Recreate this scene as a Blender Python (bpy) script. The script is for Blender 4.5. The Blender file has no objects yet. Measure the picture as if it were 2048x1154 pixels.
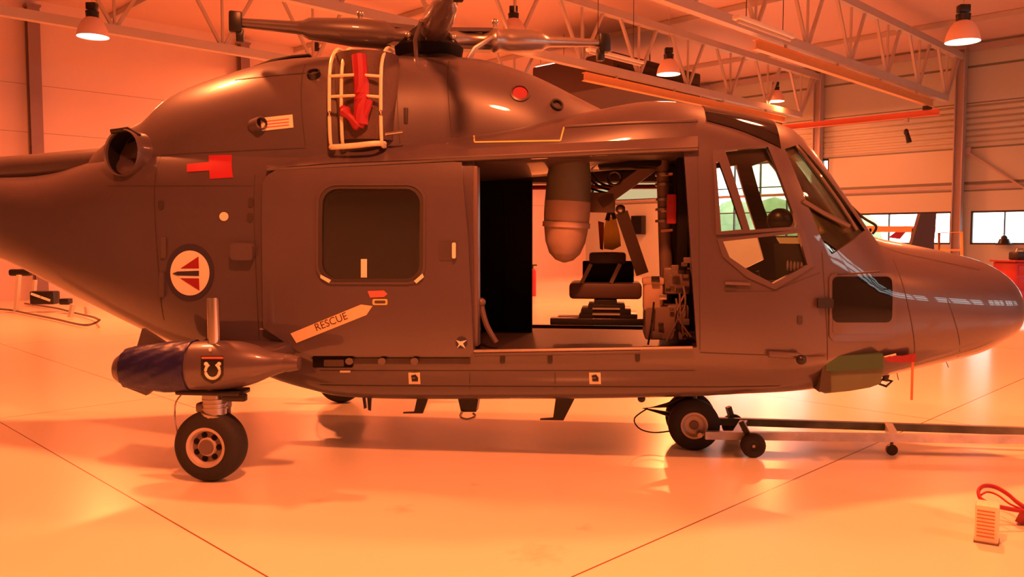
import bpy, bmesh, math, random
import numpy as np
from mathutils import Vector, Matrix
random.seed(4)
scene = bpy.context.scene
COL = scene.collection
PI = math.pi
# ------------------------------------------------------------------ camera, world, exposure
F = 1650.0; CX = 1024.0; CY = 577.0; CAMZ = 1.65; HOR = 480.0
PITCH = math.atan((CY - HOR) / F)
cam_d = bpy.data.cameras.new('camera'); cam = bpy.data.objects.new('camera', cam_d); COL.objects.link(cam)
cam_d.sensor_width = 36.0; cam_d.lens = F / 2048 * 36.0; cam_d.clip_end = 400
cam.location = (0, 0, CAMZ); cam.rotation_euler = (PI / 2 - PITCH, 0, 0)
scene.camera = cam
vs = scene.view_settings
vs.view_transform = 'Standard'; vs.look = 'None'; vs.gamma = 1.0; vs.exposure = 0.0; vs.use_curve_mapping = False
LIGHT = (1.0, 0.196, 0.052)      # the hangar lamps' sodium colour
LAMP_W = 385.0
SKY_K = 6.0
w = bpy.data.worlds.new('world'); scene.world = w; w.use_nodes = True
w.node_tree.nodes['Background'].inputs[0].default_value = (0.93, 0.97, 1.0, 1)
w.node_tree.nodes['Background'].inputs[1].default_value = SKY_K
# hangar axes: local x of a 45 degree frame = b (along the trusses), local y = a
S2 = math.sqrt(0.5)
B_FAR, A_GABLE, B_NEAR, A_NEAR, ROOF = 30.5, 25.5, -12.0, -13.0, 8.2

# ------------------------------------------------------------------ pixel <-> place
cp, sp = math.cos(PITCH), math.sin(PITCH)
def ray(px, py):
    rx = (px - CX) / F; ry = (CY - py) / F
    return Vector((rx, cp + ry * sp, -sp + ry * cp))
def at_depth(px, py, Y):
    d = ray(px, py); return Vector((0, 0, CAMZ)) + d * (Y / d.y)
def on_floor(px, py):
    d = ray(px, py); return Vector((0, 0, CAMZ)) + d * (-CAMZ / d.z)
TH = math.radians(6.8)
D0 = 6.75
HU = Vector((math.cos(TH), -math.sin(TH), 0)); HV = Vector((math.sin(TH), math.cos(TH), 0)); HP = Vector((0, D0, 0))
def H(px, py, v):
    """pixel -> (u, z) on the helicopter's fore-and-aft plane v"""
    d = ray(px, py)
    t = (v + HP.dot(HV)) / d.dot(HV)
    p = Vector((0, 0, CAMZ)) + d * t
    return ((p - HP).dot(HU), p.z)
def HW(p):   # world -> local heli
    q = Vector(p) - HP
    return Vector((q.dot(HU), q.dot(HV), p[2]))
def HL(p):   # local heli -> world
    return HP + HU * p[0] + HV * p[1] + Vector((0, 0, p[2]))
def ab(a, b, z=0.0):
    return Vector(((b - a) * S2, (b + a) * S2, z))
def a_of(px, b):
    r = (px - CX) / F
    return b * (1 - r) / (1 + r)
def z_of(py, Y):
    return at_depth(CX, py, Y).z

# ------------------------------------------------------------------ materials
MATS = {}
def mat(name, col, rough=0.5, metal=0.0, noise=0.0, nscale=8.0, bump=0.0, bscale=60.0, emit=None, ek=1.0, coat=0.0, spec=0.5):
    m = bpy.data.materials.new(name); m.use_nodes = True
    nt = m.node_tree; b = nt.nodes['Principled BSDF']
    b.inputs['Base Color'].default_value = (*col, 1); b.inputs['Roughness'].default_value = rough
    b.inputs['Metallic'].default_value = metal; b.inputs['Coat Weight'].default_value = coat
    b.inputs['Coat Roughness'].default_value = 0.04; b.inputs['Coat IOR'].default_value = 1.8
    b.inputs['Specular IOR Level'].default_value = spec
    tc = nt.nodes.new('ShaderNodeTexCoord')
    if noise > 0:
        n = nt.nodes.new('ShaderNodeTexNoise'); n.inputs['Scale'].default_value = nscale; n.inputs['Detail'].default_value = 5
        nt.links.new(tc.outputs['Object'], n.inputs['Vector'])
        mx = nt.nodes.new('ShaderNodeMix'); mx.data_type = 'RGBA'
        mx.inputs['A'].default_value = (*[c * (1 - noise) for c in col], 1)
        mx.inputs['B'].default_value = (*[min(1, c * (1 + noise)) for c in col], 1)
        nt.links.new(n.outputs['Fac'], mx.inputs['Factor']); nt.links.new(mx.outputs['Result'], b.inputs['Base Color'])
    if bump > 0:
        n = nt.nodes.new('ShaderNodeTexNoise'); n.inputs['Scale'].default_value = bscale
        nt.links.new(tc.outputs['Object'], n.inputs['Vector'])
        bp = nt.nodes.new('ShaderNodeBump'); bp.inputs['Strength'].default_value = bump; bp.inputs['Distance'].default_value = 0.02
        nt.links.new(n.outputs['Fac'], bp.inputs['Height']); nt.links.new(bp.outputs['Normal'], b.inputs['Normal'])
    if emit:
        b.inputs['Emission Color'].default_value = (*emit, 1); b.inputs['Emission Strength'].default_value = ek
    MATS[name] = m
    return m
def glass(name, tint, refl=0.08, rough=0.02):
    m = bpy.data.materials.new(name); m.use_nodes = True; nt = m.node_tree
    nt.nodes.clear()
    o = nt.nodes.new('ShaderNodeOutputMaterial'); t = nt.nodes.new('ShaderNodeBsdfTransparent'); g = nt.nodes.new('ShaderNodeBsdfGlossy')
    t.inputs[0].default_value = (*tint, 1); g.inputs['Roughness'].default_value = rough
    fr = nt.nodes.new('ShaderNodeLayerWeight'); fr.inputs['Blend'].default_value = 0.25
    ma = nt.nodes.new('ShaderNodeMath'); ma.operation = 'MULTIPLY_ADD'; ma.inputs[1].default_value = 0.55; ma.inputs[2].default_value = refl
    mx = nt.nodes.new('ShaderNodeMixShader')
    nt.links.new(fr.outputs['Fresnel'], ma.inputs[0]); nt.links.new(ma.outputs[0], mx.inputs[0])
    nt.links.new(t.outputs[0], mx.inputs[1]); nt.links.new(g.outputs[0], mx.inputs[2]); nt.links.new(mx.outputs[0], o.inputs[0])
    MATS[name] = m; return m

PAINT = mat('airframe_paint', (0.080, 0.058, 0.070), 0.36, 0, 0.10, 1.6, 0.02, 3.0, coat=0.6)
PAINT2 = mat('airframe_paint_worn', (0.092, 0.068, 0.078), 0.38, 0, 0.12, 3.0, 0.03, 5.0, coat=0.5)
SEAM = mat('seam_dark', (0.045, 0.035, 0.03), 0.6)
INNER = mat('cabin_lining', (0.075, 0.055, 0.05), 0.6, 0, 0.3, 6)
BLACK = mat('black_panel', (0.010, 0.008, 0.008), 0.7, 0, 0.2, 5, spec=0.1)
BLACKM = mat('black_metal', (0.025, 0.022, 0.022), 0.35, 0.3)
RUBBER = mat('tyre_rubber', (0.022, 0.018, 0.016), 0.75, 0, 0.2, 20, 0.1, 80)
WHEEL = mat('wheel_alloy', (0.55, 0.46, 0.40), 0.4, 0.2, 0.15, 12)
STEEL = mat('worn_steel', (0.42, 0.38, 0.36), 0.3, 0.85, 0.15, 14)
CHROME = mat('polished_steel', (0.75, 0.72, 0.7), 0.12, 1.0)
CREAMT = mat('cream_tube', (0.78, 0.72, 0.50), 0.35, 0, 0.08, 10)
RED = mat('red_cloth', (0.34, 0.016, 0.03), 0.6, 0, 0.25, 8, 0.2, 20)
REDTAPE = mat('red_tape', (0.42, 0.02, 0.035), 0.45)
BLUE = mat('blue_cover_cloth', (0.014, 0.012, 0.085), 0.42, 0, 0.35, 7, 0.6, 9)
LABELM = mat('cream_label', (0.85, 0.80, 0.62), 0.5)
YELLOWL = mat('yellow_line', (0.80, 0.62, 0.18), 0.5)
WHITEP = mat('white_paint', (0.85, 0.83, 0.78), 0.45)
TAN = mat('tan_fabric', (0.42, 0.30, 0.24), 0.75, 0, 0.15, 10, 0.15, 25)
GREYF = mat('grey_fabric', (0.15, 0.14, 0.11), 0.7, 0, 0.15, 8, 0.1, 20)
YELLOW = mat('yellow_cloth', (1.0, 0.66, 0.14), 0.7, 0, 0.15, 12, 0.3, 20)
GREENP = mat('green_cover', (0.045, 0.11, 0.05), 0.6, 0, 0.2, 6)
OLIVE = mat('olive_cover', (0.13, 0.15, 0.08), 0.6, 0, 0.15, 6)
NAVY = mat('navy_ring', (0.035, 0.03, 0.06), 0.5)
FLOORD = mat('cabin_floor', (0.028, 0.016, 0.015), 0.5, 0, 0.3, 5)
SEATM = mat('seat_dark', (0.03, 0.022, 0.02), 0.6)
BROWNM = mat('brown_metal', (0.16, 0.11, 0.10), 0.4, 0.1)
GLASS = glass('clear_glass', (0.92, 0.95, 0.92), 0.05)
GLASSD = glass('brown_glass', (0.42, 0.34, 0.28), 0.22, 0.15)
GLASSA = glass('windscreen_glass', (0.75, 0.78, 0.62), 0.12)
CHIN = mat('dark_chin_glass', (0.006, 0.006, 0.008), 0.04, 0, spec=0.45)
STEELW = mat('truss_paint', (0.52, 0.46, 0.42), 0.45, 0, 0.08, 3)
COLM = mat('column_paint', (0.40, 0.34, 0.34), 0.5, 0, 0.1, 3)
COLR = mat('column_red_brown', (0.26, 0.19, 0.22), 0.5, 0, 0.1, 3)
CRANE = mat('crane_orange', (0.82, 0.42, 0.16), 0.4, 0, 0.08, 4)
CRANER = mat('crane_red', (0.75, 0.20, 0.12), 0.4, 0, 0.08, 4)
SHADE = mat('lamp_shade_cream', (0.80, 0.55, 0.45), 0.5)
LENS = mat('lamp_lens', (0.9, 0.9, 0.85), 0.4, emit=(1.0, 0.96, 0.86), ek=5.0)
TUBEL = mat('fluorescent_tube', (0.9, 0.9, 0.9), 0.4, emit=(1.0, 0.98, 0.93), ek=3.0)
BARS_R = mat('tow_bar_paint', (0.62, 0.62, 0.70), 0.45, 0, 0.5, 9)
BARS_G = mat('tow_bar_dark', (0.13, 0.14, 0.10), 0.5, 0, 0.9, 6)
CREAMB = mat('cream_block', (0.86, 0.76, 0.56), 0.5, 0, 0.05, 12)
PALEW = mat('pale_wood_leg', (0.55, 0.50, 0.42), 0.6, 0, 0.1, 9)
ORANGEP = mat('orange_rail_paint', (0.95, 0.45, 0.12), 0.45)
REDP = mat('red_trolley_paint', (0.33, 0.02, 0.02), 0.35)

def floor_mat():
    m = bpy.data.materials.new('sealed_floor'); m.use_nodes = True; nt = m.node_tree; N = nt.nodes; L = nt.links
    b = N['Principled BSDF']; tc = N.new('ShaderNodeTexCoord')
    b.inputs['Roughness'].default_value = 0.22; b.inputs['Specular IOR Level'].default_value = 0.35
    sx = N.new('ShaderNodeSeparateXYZ'); L.new(tc.outputs['Object'], sx.inputs[0])
    n = N.new('ShaderNodeTexNoise'); n.inputs['Scale'].default_value = 0.6; n.inputs['Detail'].default_value = 6; L.new(tc.outputs['Object'], n.inputs['Vector'])
    mx = N.new('ShaderNodeMix'); mx.data_type = 'RGBA'
    mx.inputs['A'].default_value = (0.78, 0.71, 0.56, 1); mx.inputs['B'].default_value = (0.86, 0.80, 0.64, 1)
    L.new(n.outputs['Fac'], mx.inputs['Factor'])
    def absdiff(sock, val):
        s = N.new('ShaderNodeMath'); s.operation = 'SUBTRACT'; L.new(sock, s.inputs[0]); s.inputs[1].default_value = val
        a = N.new('ShaderNodeMath'); a.operation = 'ABSOLUTE'; L.new(s.outputs[0], a.inputs[0])
        c = N.new('ShaderNodeMath'); c.operation = 'LESS_THAN'; L.new(a.outputs[0], c.inputs[0]); c.inputs[1].default_value = 0.0055
        return c.outputs[0]
    acc = None
    for sock, val in ((sx.outputs[0], 1.95), (sx.outputs[0], 8.05), (sx.outputs[1], 2.59), (sx.outputs[0], 14.2), (sx.outputs[1], 8.7), (sx.outputs[1], 14.8), (sx.outputs[0], 20.3)):
        o = absdiff(sock, val)
        if acc is None: acc = o
        else:
            mm = N.new('ShaderNodeMath'); mm.operation = 'MAXIMUM'; L.new(acc, mm.inputs[0]); L.new(o, mm.inputs[1]); acc = mm.outputs[0]
    o = absdiff(sx.outputs[0], 3.48); gt = N.new('ShaderNodeMath'); gt.operation = 'GREATER_THAN'; L.new(sx.outputs[1], gt.inputs[0]); gt.inputs[1].default_value = 7.6
    mu = N.new('ShaderNodeMath'); mu.operation = 'MULTIPLY'; L.new(o, mu.inputs[0]); L.new(gt.outputs[0], mu.inputs[1])
    mm = N.new('ShaderNodeMath'); mm.operation = 'MAXIMUM'; L.new(acc, mm.inputs[0]); L.new(mu.outputs[0], mm.inputs[1]); acc = mm.outputs[0]
    m2 = N.new('ShaderNodeMix'); m2.data_type = 'RGBA'; L.new(acc, m2.inputs['Factor']); L.new(mx.outputs['Result'], m2.inputs['A'])
    m2.inputs['B'].default_value = (0.22, 0.09, 0.06, 1)
    out = m2.outputs['Result']
    # reddish spill stains
    for px, py, r in ((640, 1001, .09), (1170, 1056, .08), (1076, 1108, .20), (950, 969, .05), (805, 1018, .12)):
        p = on_floor(px, py); la, lb = (p.y - p.x) * S2, (p.x + p.y) * S2
        vm = N.new('ShaderNodeVectorMath'); vm.operation = 'DISTANCE'; L.new(tc.outputs['Object'], vm.inputs[0]); vm.inputs[1].default_value = (lb, la, 0)
        nz = N.new('ShaderNodeTexNoise'); nz.inputs['Scale'].default_value = 14; L.new(tc.outputs['Object'], nz.inputs['Vector'])
        ad = N.new('ShaderNodeMath'); ad.operation = 'MULTIPLY_ADD'; L.new(nz.outputs['Fac'], ad.inputs[0]); ad.inputs[1].default_value = r * 1.6; L.new(vm.outputs['Value'], ad.inputs[2])
        rp = N.new('ShaderNodeMapRange'); L.new(ad.outputs[0], rp.inputs[0]); rp.inputs[1].default_value = r * 1.7; rp.inputs[2].default_value = r * 0.7
        rp.inputs[3].default_value = 0; rp.inputs[4].default_value = 0.35
        m3 = N.new('ShaderNodeMix'); m3.data_type = 'RGBA'; L.new(rp.outputs[0], m3.inputs['Factor']); L.new(out, m3.inputs['A']); m3.inputs['B'].default_value = (0.5, 0.30, 0.20, 1)
        out = m3.outputs['Result']
    L.new(out, b.inputs['Base Color'])
    return m
FLOORM = floor_mat()

def wall_mat(name, c1, c2, z0=None, z1=None, period=0.16, seams=None, cband=None):
    """painted sheet wall: faint horizontal panel seams, optional ribbed band between z0 and z1"""
    m = bpy.data.materials.new(name); m.use_nodes = True; nt = m.node_tree; N = nt.nodes; L = nt.links
    b = N['Principled BSDF']; b.inputs['Roughness'].default_value = 0.55
    tc = N.new('ShaderNodeTexCoord'); sx = N.new('ShaderNodeSeparateXYZ'); L.new(tc.outputs['Object'], sx.inputs[0])
    n = N.new('ShaderNodeTexNoise'); n.inputs['Scale'].default_value = 0.35; L.new(tc.outputs['Object'], n.inputs['Vector'])
    mx = N.new('ShaderNodeMix'); mx.data_type = 'RGBA'; mx.inputs['A'].default_value = (*c1, 1); mx.inputs['B'].default_value = (*c2, 1); L.new(n.outputs['Fac'], mx.inputs['Factor'])
    out = mx.outputs['Result']
    if seams:
        acc = None
        for s in seams:
            q = N.new('ShaderNodeMath'); q.operation = 'SUBTRACT'; L.new(sx.outputs[2], q.inputs[0]); q.inputs[1].default_value = s[0]
            q2 = N.new('ShaderNodeMath'); q2.operation = 'ABSOLUTE'; L.new(q.outputs[0], q2.inputs[0])
            q3 = N.new('ShaderNodeMath'); q3.operation = 'LESS_THAN'; L.new(q2.outputs[0], q3.inputs[0]); q3.inputs[1].default_value = s[1]
            if acc is None: acc = q3.outputs[0]
            else:
                mm = N.new('ShaderNodeMath'); mm.operation = 'MAXIMUM'; L.new(acc, mm.inputs[0]); L.new(q3.outputs[0], mm.inputs[1]); acc = mm.outputs[0]
        m2 = N.new('ShaderNodeMix'); m2.data_type = 'RGBA'; L.new(acc, m2.inputs['Factor']); L.new(out, m2.inputs['A']); m2.inputs['B'].default_value = (*[c * .35 for c in c1], 1)
        out = m2.outputs['Result']
    L.new(out, b.inputs['Base Color'])
    if z0 is not None:
        sn = N.new('ShaderNodeMath'); sn.operation = 'MULTIPLY'; L.new(sx.outputs[2], sn.inputs[0]); sn.inputs[1].default_value = 2 * PI / period
        s2 = N.new('ShaderNodeMath'); s2.operation = 'SINE'; L.new(sn.outputs[0], s2.inputs[0])
        g1 = N.new('ShaderNodeMath'); g1.operation = 'GREATER_THAN'; L.new(sx.outputs[2], g1.inputs[0]); g1.inputs[1].default_value = z0
        g2 = N.new('ShaderNodeMath'); g2.operation = 'LESS_THAN'; L.new(sx.outputs[2], g2.inputs[0]); g2.inputs[1].default_value = z1
        g3 = N.new('ShaderNodeMath'); g3.operation = 'MULTIPLY'; L.new(g1.outputs[0], g3.inputs[0]); L.new(g2.outputs[0], g3.inputs[1])
        g4 = N.new('ShaderNodeMath'); g4.operation = 'MULTIPLY'; L.new(g3.outputs[0], g4.inputs[0]); L.new(s2.outputs[0], g4.inputs[1])
        bp = N.new('ShaderNodeBump'); bp.inputs['Strength'].default_value = 0.8; bp.inputs['Distance'].default_value = 0.04; L.new(g4.outputs[0], bp.inputs['Height'])
        L.new(bp.outputs['Normal'], b.inputs['Normal'])
    return m
GABLE = wall_mat('gable_sheet', (0.72, 0.56, 0.52), (0.78, 0.62, 0.58), seams=[(5.9, .006), (4.6, .006), (3.2, .006)])
FARW = wall_mat('far_wall_sheet', (0.45, 0.47, 0.42), (0.50, 0.52, 0.46), 4.75, 6.2, 0.2, seams=[(4.72, .03), (3.55, .05), (3.30, .03), (7.4, .04), (6.2, .02)])
CEILM = wall_mat('roof_sheet', (0.58, 0.42, 0.38), (0.64, 0.47, 0.42))

# ------------------------------------------------------------------ mesh helpers
class MB:
    def __init__(self): self.bm = bmesh.new()
    def _mark(self): self.n = len(self.bm.verts); self.bm.verts.ensure_lookup_table()
    def box(self, c, s, rot=None, bevel=0.0):
        r = bmesh.ops.create_cube(self.bm, size=1.0); vsx = r['verts']
        bmesh.ops.scale(self.bm, vec=s, verts=vsx)
        if bevel > 0:
            es = list({e for v in vsx for e in v.link_edges})
            rr = bmesh.ops.bevel(self.bm, geom=es, offset=min(bevel, min(s) * .45), segments=2, profile=.5, affect='EDGES')
            seen = set(rr['verts']); stack = list(seen); 
            while stack:
                v = stack.pop()
                for e in v.link_edges:
                    o = e.other_vert(v)
                    if o not in seen: seen.add(o); stack.append(o)
            vsx = list(seen)
        M = Matrix.Translation(Vector(c))
        if rot is not None: M = M @ rot.to_4x4()
        bmesh.ops.transform(self.bm, matrix=M, verts=vsx); return self
    def cyl(self, p1, p2, r1, r2=None, n=20, caps=True):
        p1 = Vector(p1); p2 = Vector(p2); r2 = r1 if r2 is None else r2
        d = p2 - p1
        r = bmesh.ops.create_cone(self.bm, cap_ends=caps, segments=n, radius1=r1, radius2=r2, depth=d.length)
        M = Matrix.Translation((p1 + p2) / 2) @ d.to_track_quat('Z', 'Y').to_matrix().to_4x4()
        bmesh.ops.transform(self.bm, matrix=M, verts=r['verts']); return self
    def ball(self, c, r, sc=(1, 1, 1), n=16):
        q = bmesh.ops.create_uvsphere(self.bm, u_segments=n, v_segments=max(6, n // 2), radius=r)
        bmesh.ops.scale(self.bm, vec=sc, verts=q['verts']); bmesh.ops.translate(self.bm, vec=Vector(c), verts=q['verts']); return self
    def tube(self, pts, r, n=10, closed=False, flat=1.0):
        pts = [Vector(p) for p in pts]; rings = []; N = len(pts)
        up = Vector((0, 0, 1))
        for i, p in enumerate(pts):
            if closed: d = pts[(i + 1) % N] - pts[i - 1]
            else: d = pts[min(i + 1, N - 1)] - pts[max(i - 1, 0)]
            d.normalize()
            x = d.cross(up)
            if x.length < 1e-3: x = d.cross(Vector((1, 0, 0)))
            x.normalize(); y = x.cross(d)
            rr = r[i] if isinstance(r, (list, tuple)) else r
            rings.append([self.bm.verts.new(p + x * rr * math.cos(2 * PI * k / n) + y * rr * flat * math.sin(2 * PI * k / n)) for k in range(n)])
        for i in range(N if closed else N - 1):
            A = rings[i]; Bq = rings[(i + 1) % N]
            for k in range(n):
                self.bm.faces.new((A[k], A[(k + 1) % n], Bq[(k + 1) % n], Bq[k]))
        if not closed:
            self.bm.faces.new(rings[0][::-1]); self.bm.faces.new(rings[-1])
        return self
    def lathe(self, prof, origin, axis, n=32, sc=None, cap=True):
        """prof = [(dist along axis, radius)]"""
        o = Vector(origin); ax = Vector(axis).normalized(); q = ax.to_track_quat('Z', 'Y').to_matrix()
        rings = []
        for d, r in prof:
            rings.append([self.bm.verts.new(o + q @ Vector((r * math.cos(2 * PI * k / n), r * math.sin(2 * PI * k / n), d))) for k in range(n)])
        for A, Bq in zip(rings, rings[1:]):
            for k in range(n): self.bm.faces.new((A[k], A[(k + 1) % n], Bq[(k + 1) % n], Bq[k]))
        if cap: self.bm.faces.new(rings[0][::-1]); self.bm.faces.new(rings[-1])
        return self
    def prism(self, poly, d):
        """poly: list of 3D points, extruded by vector d"""
        d = Vector(d); A = [self.bm.verts.new(Vector(p)) for p in poly]; Bq = [self.bm.verts.new(Vector(p) + d) for p in poly]
        n = len(poly); self.bm.faces.new(A); self.bm.faces.new(Bq[::-1])
        for i in range(n): self.bm.faces.new((A[i], Bq[i], Bq[(i + 1) % n], A[(i + 1) % n]))
        return self
    def bar(self, p1, p2, wd, ht):
        p1 = Vector(p1); p2 = Vector(p2); d = p2 - p1
        q = d.to_track_quat('X', 'Z').to_matrix()
        return self.box((p1 + p2) / 2, (d.length, wd, ht), q)
    def build(self, name, material, parent=None, smooth=35):
        bmesh.ops.recalc_face_normals(self.bm, faces=self.bm.faces[:])
        me = bpy.data.meshes.new(name); self.bm.to_mesh(me); self.bm.free()
        me.materials.append(material)
        return link(name, me, parent, smooth)
def link(name, me, parent=None, smooth=35):
    if smooth:
        me.polygons.foreach_set('use_smooth', [True] * len(me.polygons)); me.set_sharp_from_angle(angle=math.radians(smooth))
    o = bpy.data.objects.new(name, me); COL.objects.link(o)
    if parent: o.parent = parent
    return o
def tag(o, label, cat, group=None, kind=None):
    o['label'] = label; o['category'] = cat
    if group: o['group'] = group
    if kind: o['kind'] = kind
    return o
def empty(name, loc=(0, 0, 0), rz=0.0):
    o = bpy.data.objects.new(name, None); COL.objects.link(o); o.location = loc; o.rotation_euler = (0, 0, rz); o.empty_display_size = .2
    return o
def struct(name, mb, m, rz=PI / 4):
    o = mb.build(name, m, None, 0); o.rotation_euler = (0, 0, rz); o['kind'] = 'structure'; return o
def copy_tree(o, parent=None):
    c = o.copy(); COL.objects.link(c); c.parent = parent
    for ch in o.children: copy_tree(ch, c)
    return c
def boolean(o, cutter, op='DIFFERENCE', keep=False):
    md = o.modifiers.new('b', 'BOOLEAN'); md.object = cutter; md.operation = op; md.solver = 'EXACT'
    dg = bpy.context.evaluated_depsgraph_get(); dg.update()
    me = bpy.data.meshes.new_from_object(o.evaluated_get(dg)); o.modifiers.clear(); old = o.data; o.data = me; bpy.data.meshes.remove(old)
    if not keep: bpy.data.objects.remove(cutter, do_unlink=True)

# ------------------------------------------------------------------ the hangar shell
b0, b1, a0, a1 = B_NEAR, B_FAR, A_NEAR, A_GABLE
struct('floor', MB().box(((b0 + b1) / 2, (a0 + a1) / 2, -0.1), (b1 - b0 + .4, a1 - a0 + .4, .2)), FLOORM)
struct('ceiling', MB().box(((b0 + b1) / 2, (a0 + a1) / 2, ROOF + .1), (b1 - b0 + .4, a1 - a0 + .4, .2)), CEILM)
struct('wall_left', MB().box(((b0 + b1) / 2, a1 + .1, ROOF / 2), (b1 - b0 + .4, .2, ROOF)), GABLE)
def wall_with_openings(name, fixed, lo, hi, along, holes, m):
    """box wall at local `fixed`; holes = (s0,s1,z0,z1)"""
    mb = MB(); holes = sorted(holes); cur = lo
    def bx(s0, s1, z0, z1):
        if s1 - s0 < 1e-4 or z1 - z0 < 1e-4: return
        c = ((s0 + s1) / 2); 
        if along == 'a': mb.box((fixed, c, (z0 + z1) / 2), (.2, s1 - s0, z1 - z0))
        else: mb.box((c, fixed, (z0 + z1) / 2), (s1 - s0, .2, z1 - z0))
    for s0, s1, z0, z1 in holes:
        bx(cur, s0, 0, ROOF); bx(s0, s1, 0, z0); bx(s0, s1, z1, ROOF); cur = s1
    bx(cur, hi, 0, ROOF)
    struct(name, mb, m)
far_holes = [(a_of(1330, 30.5), 25.2, 3.45, 4.85), (a_of(2230, 30.5), a_of(1938, 30.5), 1.50, 2.62), (a_of(1900, 30.5), a_of(1716, 30.5), 1.50, 2.62),
             (a_of(1653, 30.5), a_of(1638, 30.5), 3.75, 4.7), (a_of(1626, 30.5), a_of(1416, 30.5), 1.75, 4.75), (1.2, 4.6, 1.5, 2.62)]
wall_with_openings('wall_far', b1 + .1, a0, a1, 'a', far_holes, FARW)
near_holes_b = []
wall_with_openings('wall_near', b0 - .1, a0, a1, 'a', near_holes_b, FARW)
near_holes_a = [(3 + 5.2 * i, 7.8 + 5.2 * i, 2.2, 4.4) for i in range(5)]
wall_with_openings('wall_right', a0 - .1, b0, b1, 'b', near_holes_a, FARW)
wn = 0
FROST = glass('frosted_panel', (0.34, 0.30, 0.21), 0.05, 0.4)
def window(fixed, s0, s1, z0, z1, along, nx, nz=1, fr=.06):
    global wn
    wn += 1
    root = empty('window_%d' % wn, (0, 0, 0), PI / 4); root['kind'] = 'structure'
    f = MB()
    def bx(sa, sb, za, zb, dep=.12):
        if along == 'a': f.box((fixed, (sa + sb) / 2, (za + zb) / 2), (dep, sb - sa, zb - za))
        else: f.box(((sa + sb) / 2, fixed, (za + zb) / 2), (sb - sa, dep, zb - za))
    bx(s0, s1, z0, z0 + fr); bx(s0, s1, z1 - fr, z1); bx(s0, s0 + fr, z0, z1); bx(s1 - fr, s1, z0, z1)
    for i in range(1, nx): s = s0 + (s1 - s0) * i / nx; bx(s - fr / 3, s + fr / 3, z0, z1, .1)
    for i in range(1, nz): z = z0 + (z1 - z0) * i / nz; bx(s0, s1, z - fr / 3, z + fr / 3, .1)
    f.build('window_frame', BLACKM, root, 0)
    g = MB()
    if along == 'a': g.box((fixed, (s0 + s1) / 2, (z0 + z1) / 2), (.01, s1 - s0, z1 - z0))
    else: g.box(((s0 + s1) / 2, fixed, (z0 + z1) / 2), (s1 - s0, .01, z1 - z0))
    g.build('window_pane', FROST if 3.4 < z0 < 3.5 else GLASS, root, 0)
for h in sorted(far_holes): window(b1 + .1, *h, 'a', 1 if 3.4 < h[2] < 3.5 else 3 if h[1] - h[0] < 4 and h[3] < 3 else (1 if h[1] - h[0] < 1 else 4), 1 if h[3] < 3 or h[1] - h[0] < 1 or 3.4 < h[2] < 3.5 else 3)
for h in near_holes_b: window(b0 - .1, *h, 'a', 3)
for h in near_holes_a: window(a0 - .1, *h, 'b', 3, 3, .30)
# purlins under the roof sheet and eaves beam
for i, bb in enumerate([x * 6.0 - 9 for x in range(7)]):
    struct('trim_%d' % (i + 1), MB().box((bb, (a0 + a1) / 2, ROOF - .09), (.1, a1 - a0, .16)), STEELW)
struct('trim_20', MB().box((b1 - .08, (a0 + a1) / 2, 8.0), (.12, a1 - a0, .22)), COLM)
struct('trim_21', MB().box((b1 - .03, (a0 + a1) / 2, 3.42), (.05, a1 - a0, .10)), COLM)
# outside: grass and hedge beyond the glazing
GRASS = mat('grass_field', (0.24, 0.27, 0.19), 0.9, 0, 0.3, 2)
g = MB().box((B_FAR + 45, 10, -.3), (89, 160, .1)).build('outdoor_ground', GRASS, None, 0); g.rotation_euler = (0, 0, PI / 4); g['kind'] = 'structure'
HEDGE = mat('tree_line_green', (0.26, 0.32, 0.17), 0.9, 0, 0.5, 1.2, 0.8, 2)
hb = MB()
for i in range(11):
    hb.ball((B_FAR + 40 + random.uniform(-2, 2), 29 + i * 1.7, 2.2 + random.uniform(-.6, .9)), 2.4, (1, 1, random.uniform(.9, 1.25)), 12)
hd = hb.build('hedge', HEDGE); hd.rotation_euler = (0, 0, PI / 4); tag(hd, 'pale green tree line outside seen through the tall glazing', 'hedge', kind='stuff')

# columns
def column(b, a, m, label, tri=False):
    t = empty('steel_column', ab(a, b, 0), PI / 4)
    c = MB().box((0, -.13, 4.0), (.3, .03, 8.0)).box((0, .13, 4.0), (.3, .03, 8.0)).box((0, 0, 4.0), (.02, .26, 8.0))
    c.build('column_shaft', m, t, 0)
    MB().box((0, 0, .02), (.42, .42, .04)).build('base_plate', m, t, 0)
    MB().box((0, 0, 7.97), (.36, .36, .06)).build('cap_plate', m, t, 0)
    tag(t, label, 'column', 'steel columns along the hangar walls'); return t
for a, lab in ((9.1, 'tall steel column between the two strip windows on the right'), (14.0, 'steel column just left of the strip windows, behind the windscreen'), (4.2, 'steel column on the far wall beyond the right edge'), (18.9, 'steel column on the far wall left of the tall glazing')):
    column(b1 - .25, a, COLM, lab)
for b, lab in ((6.88, 'dark red steel column on the left wall at the picture edge'), (12.98, 'dark red steel column on the left wall under the rotor blade root'), (19.1, 'dark red steel column on the left wall behind the intake guard'), (24.0, 'dark red steel column on the left wall nearest the far corner')):
    column(b, a1 - .25, COLR, lab)
# diagonal wall brace to the right
t = empty('wall_brace', (0, 0, 0), PI / 4)
MB().bar((b1 - .12, 8.9, 4.6), (b1 - .12, 4.4, 1.2), .06, .06).build('brace_tube', COLM, t)
MB().box((b1 - .12, 8.9, 4.6), (.05, .25, .25)).build('gusset', COLM, t, 0)
tag(t, 'diagonal steel brace running down the far wall right of the column', 'brace')

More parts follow.
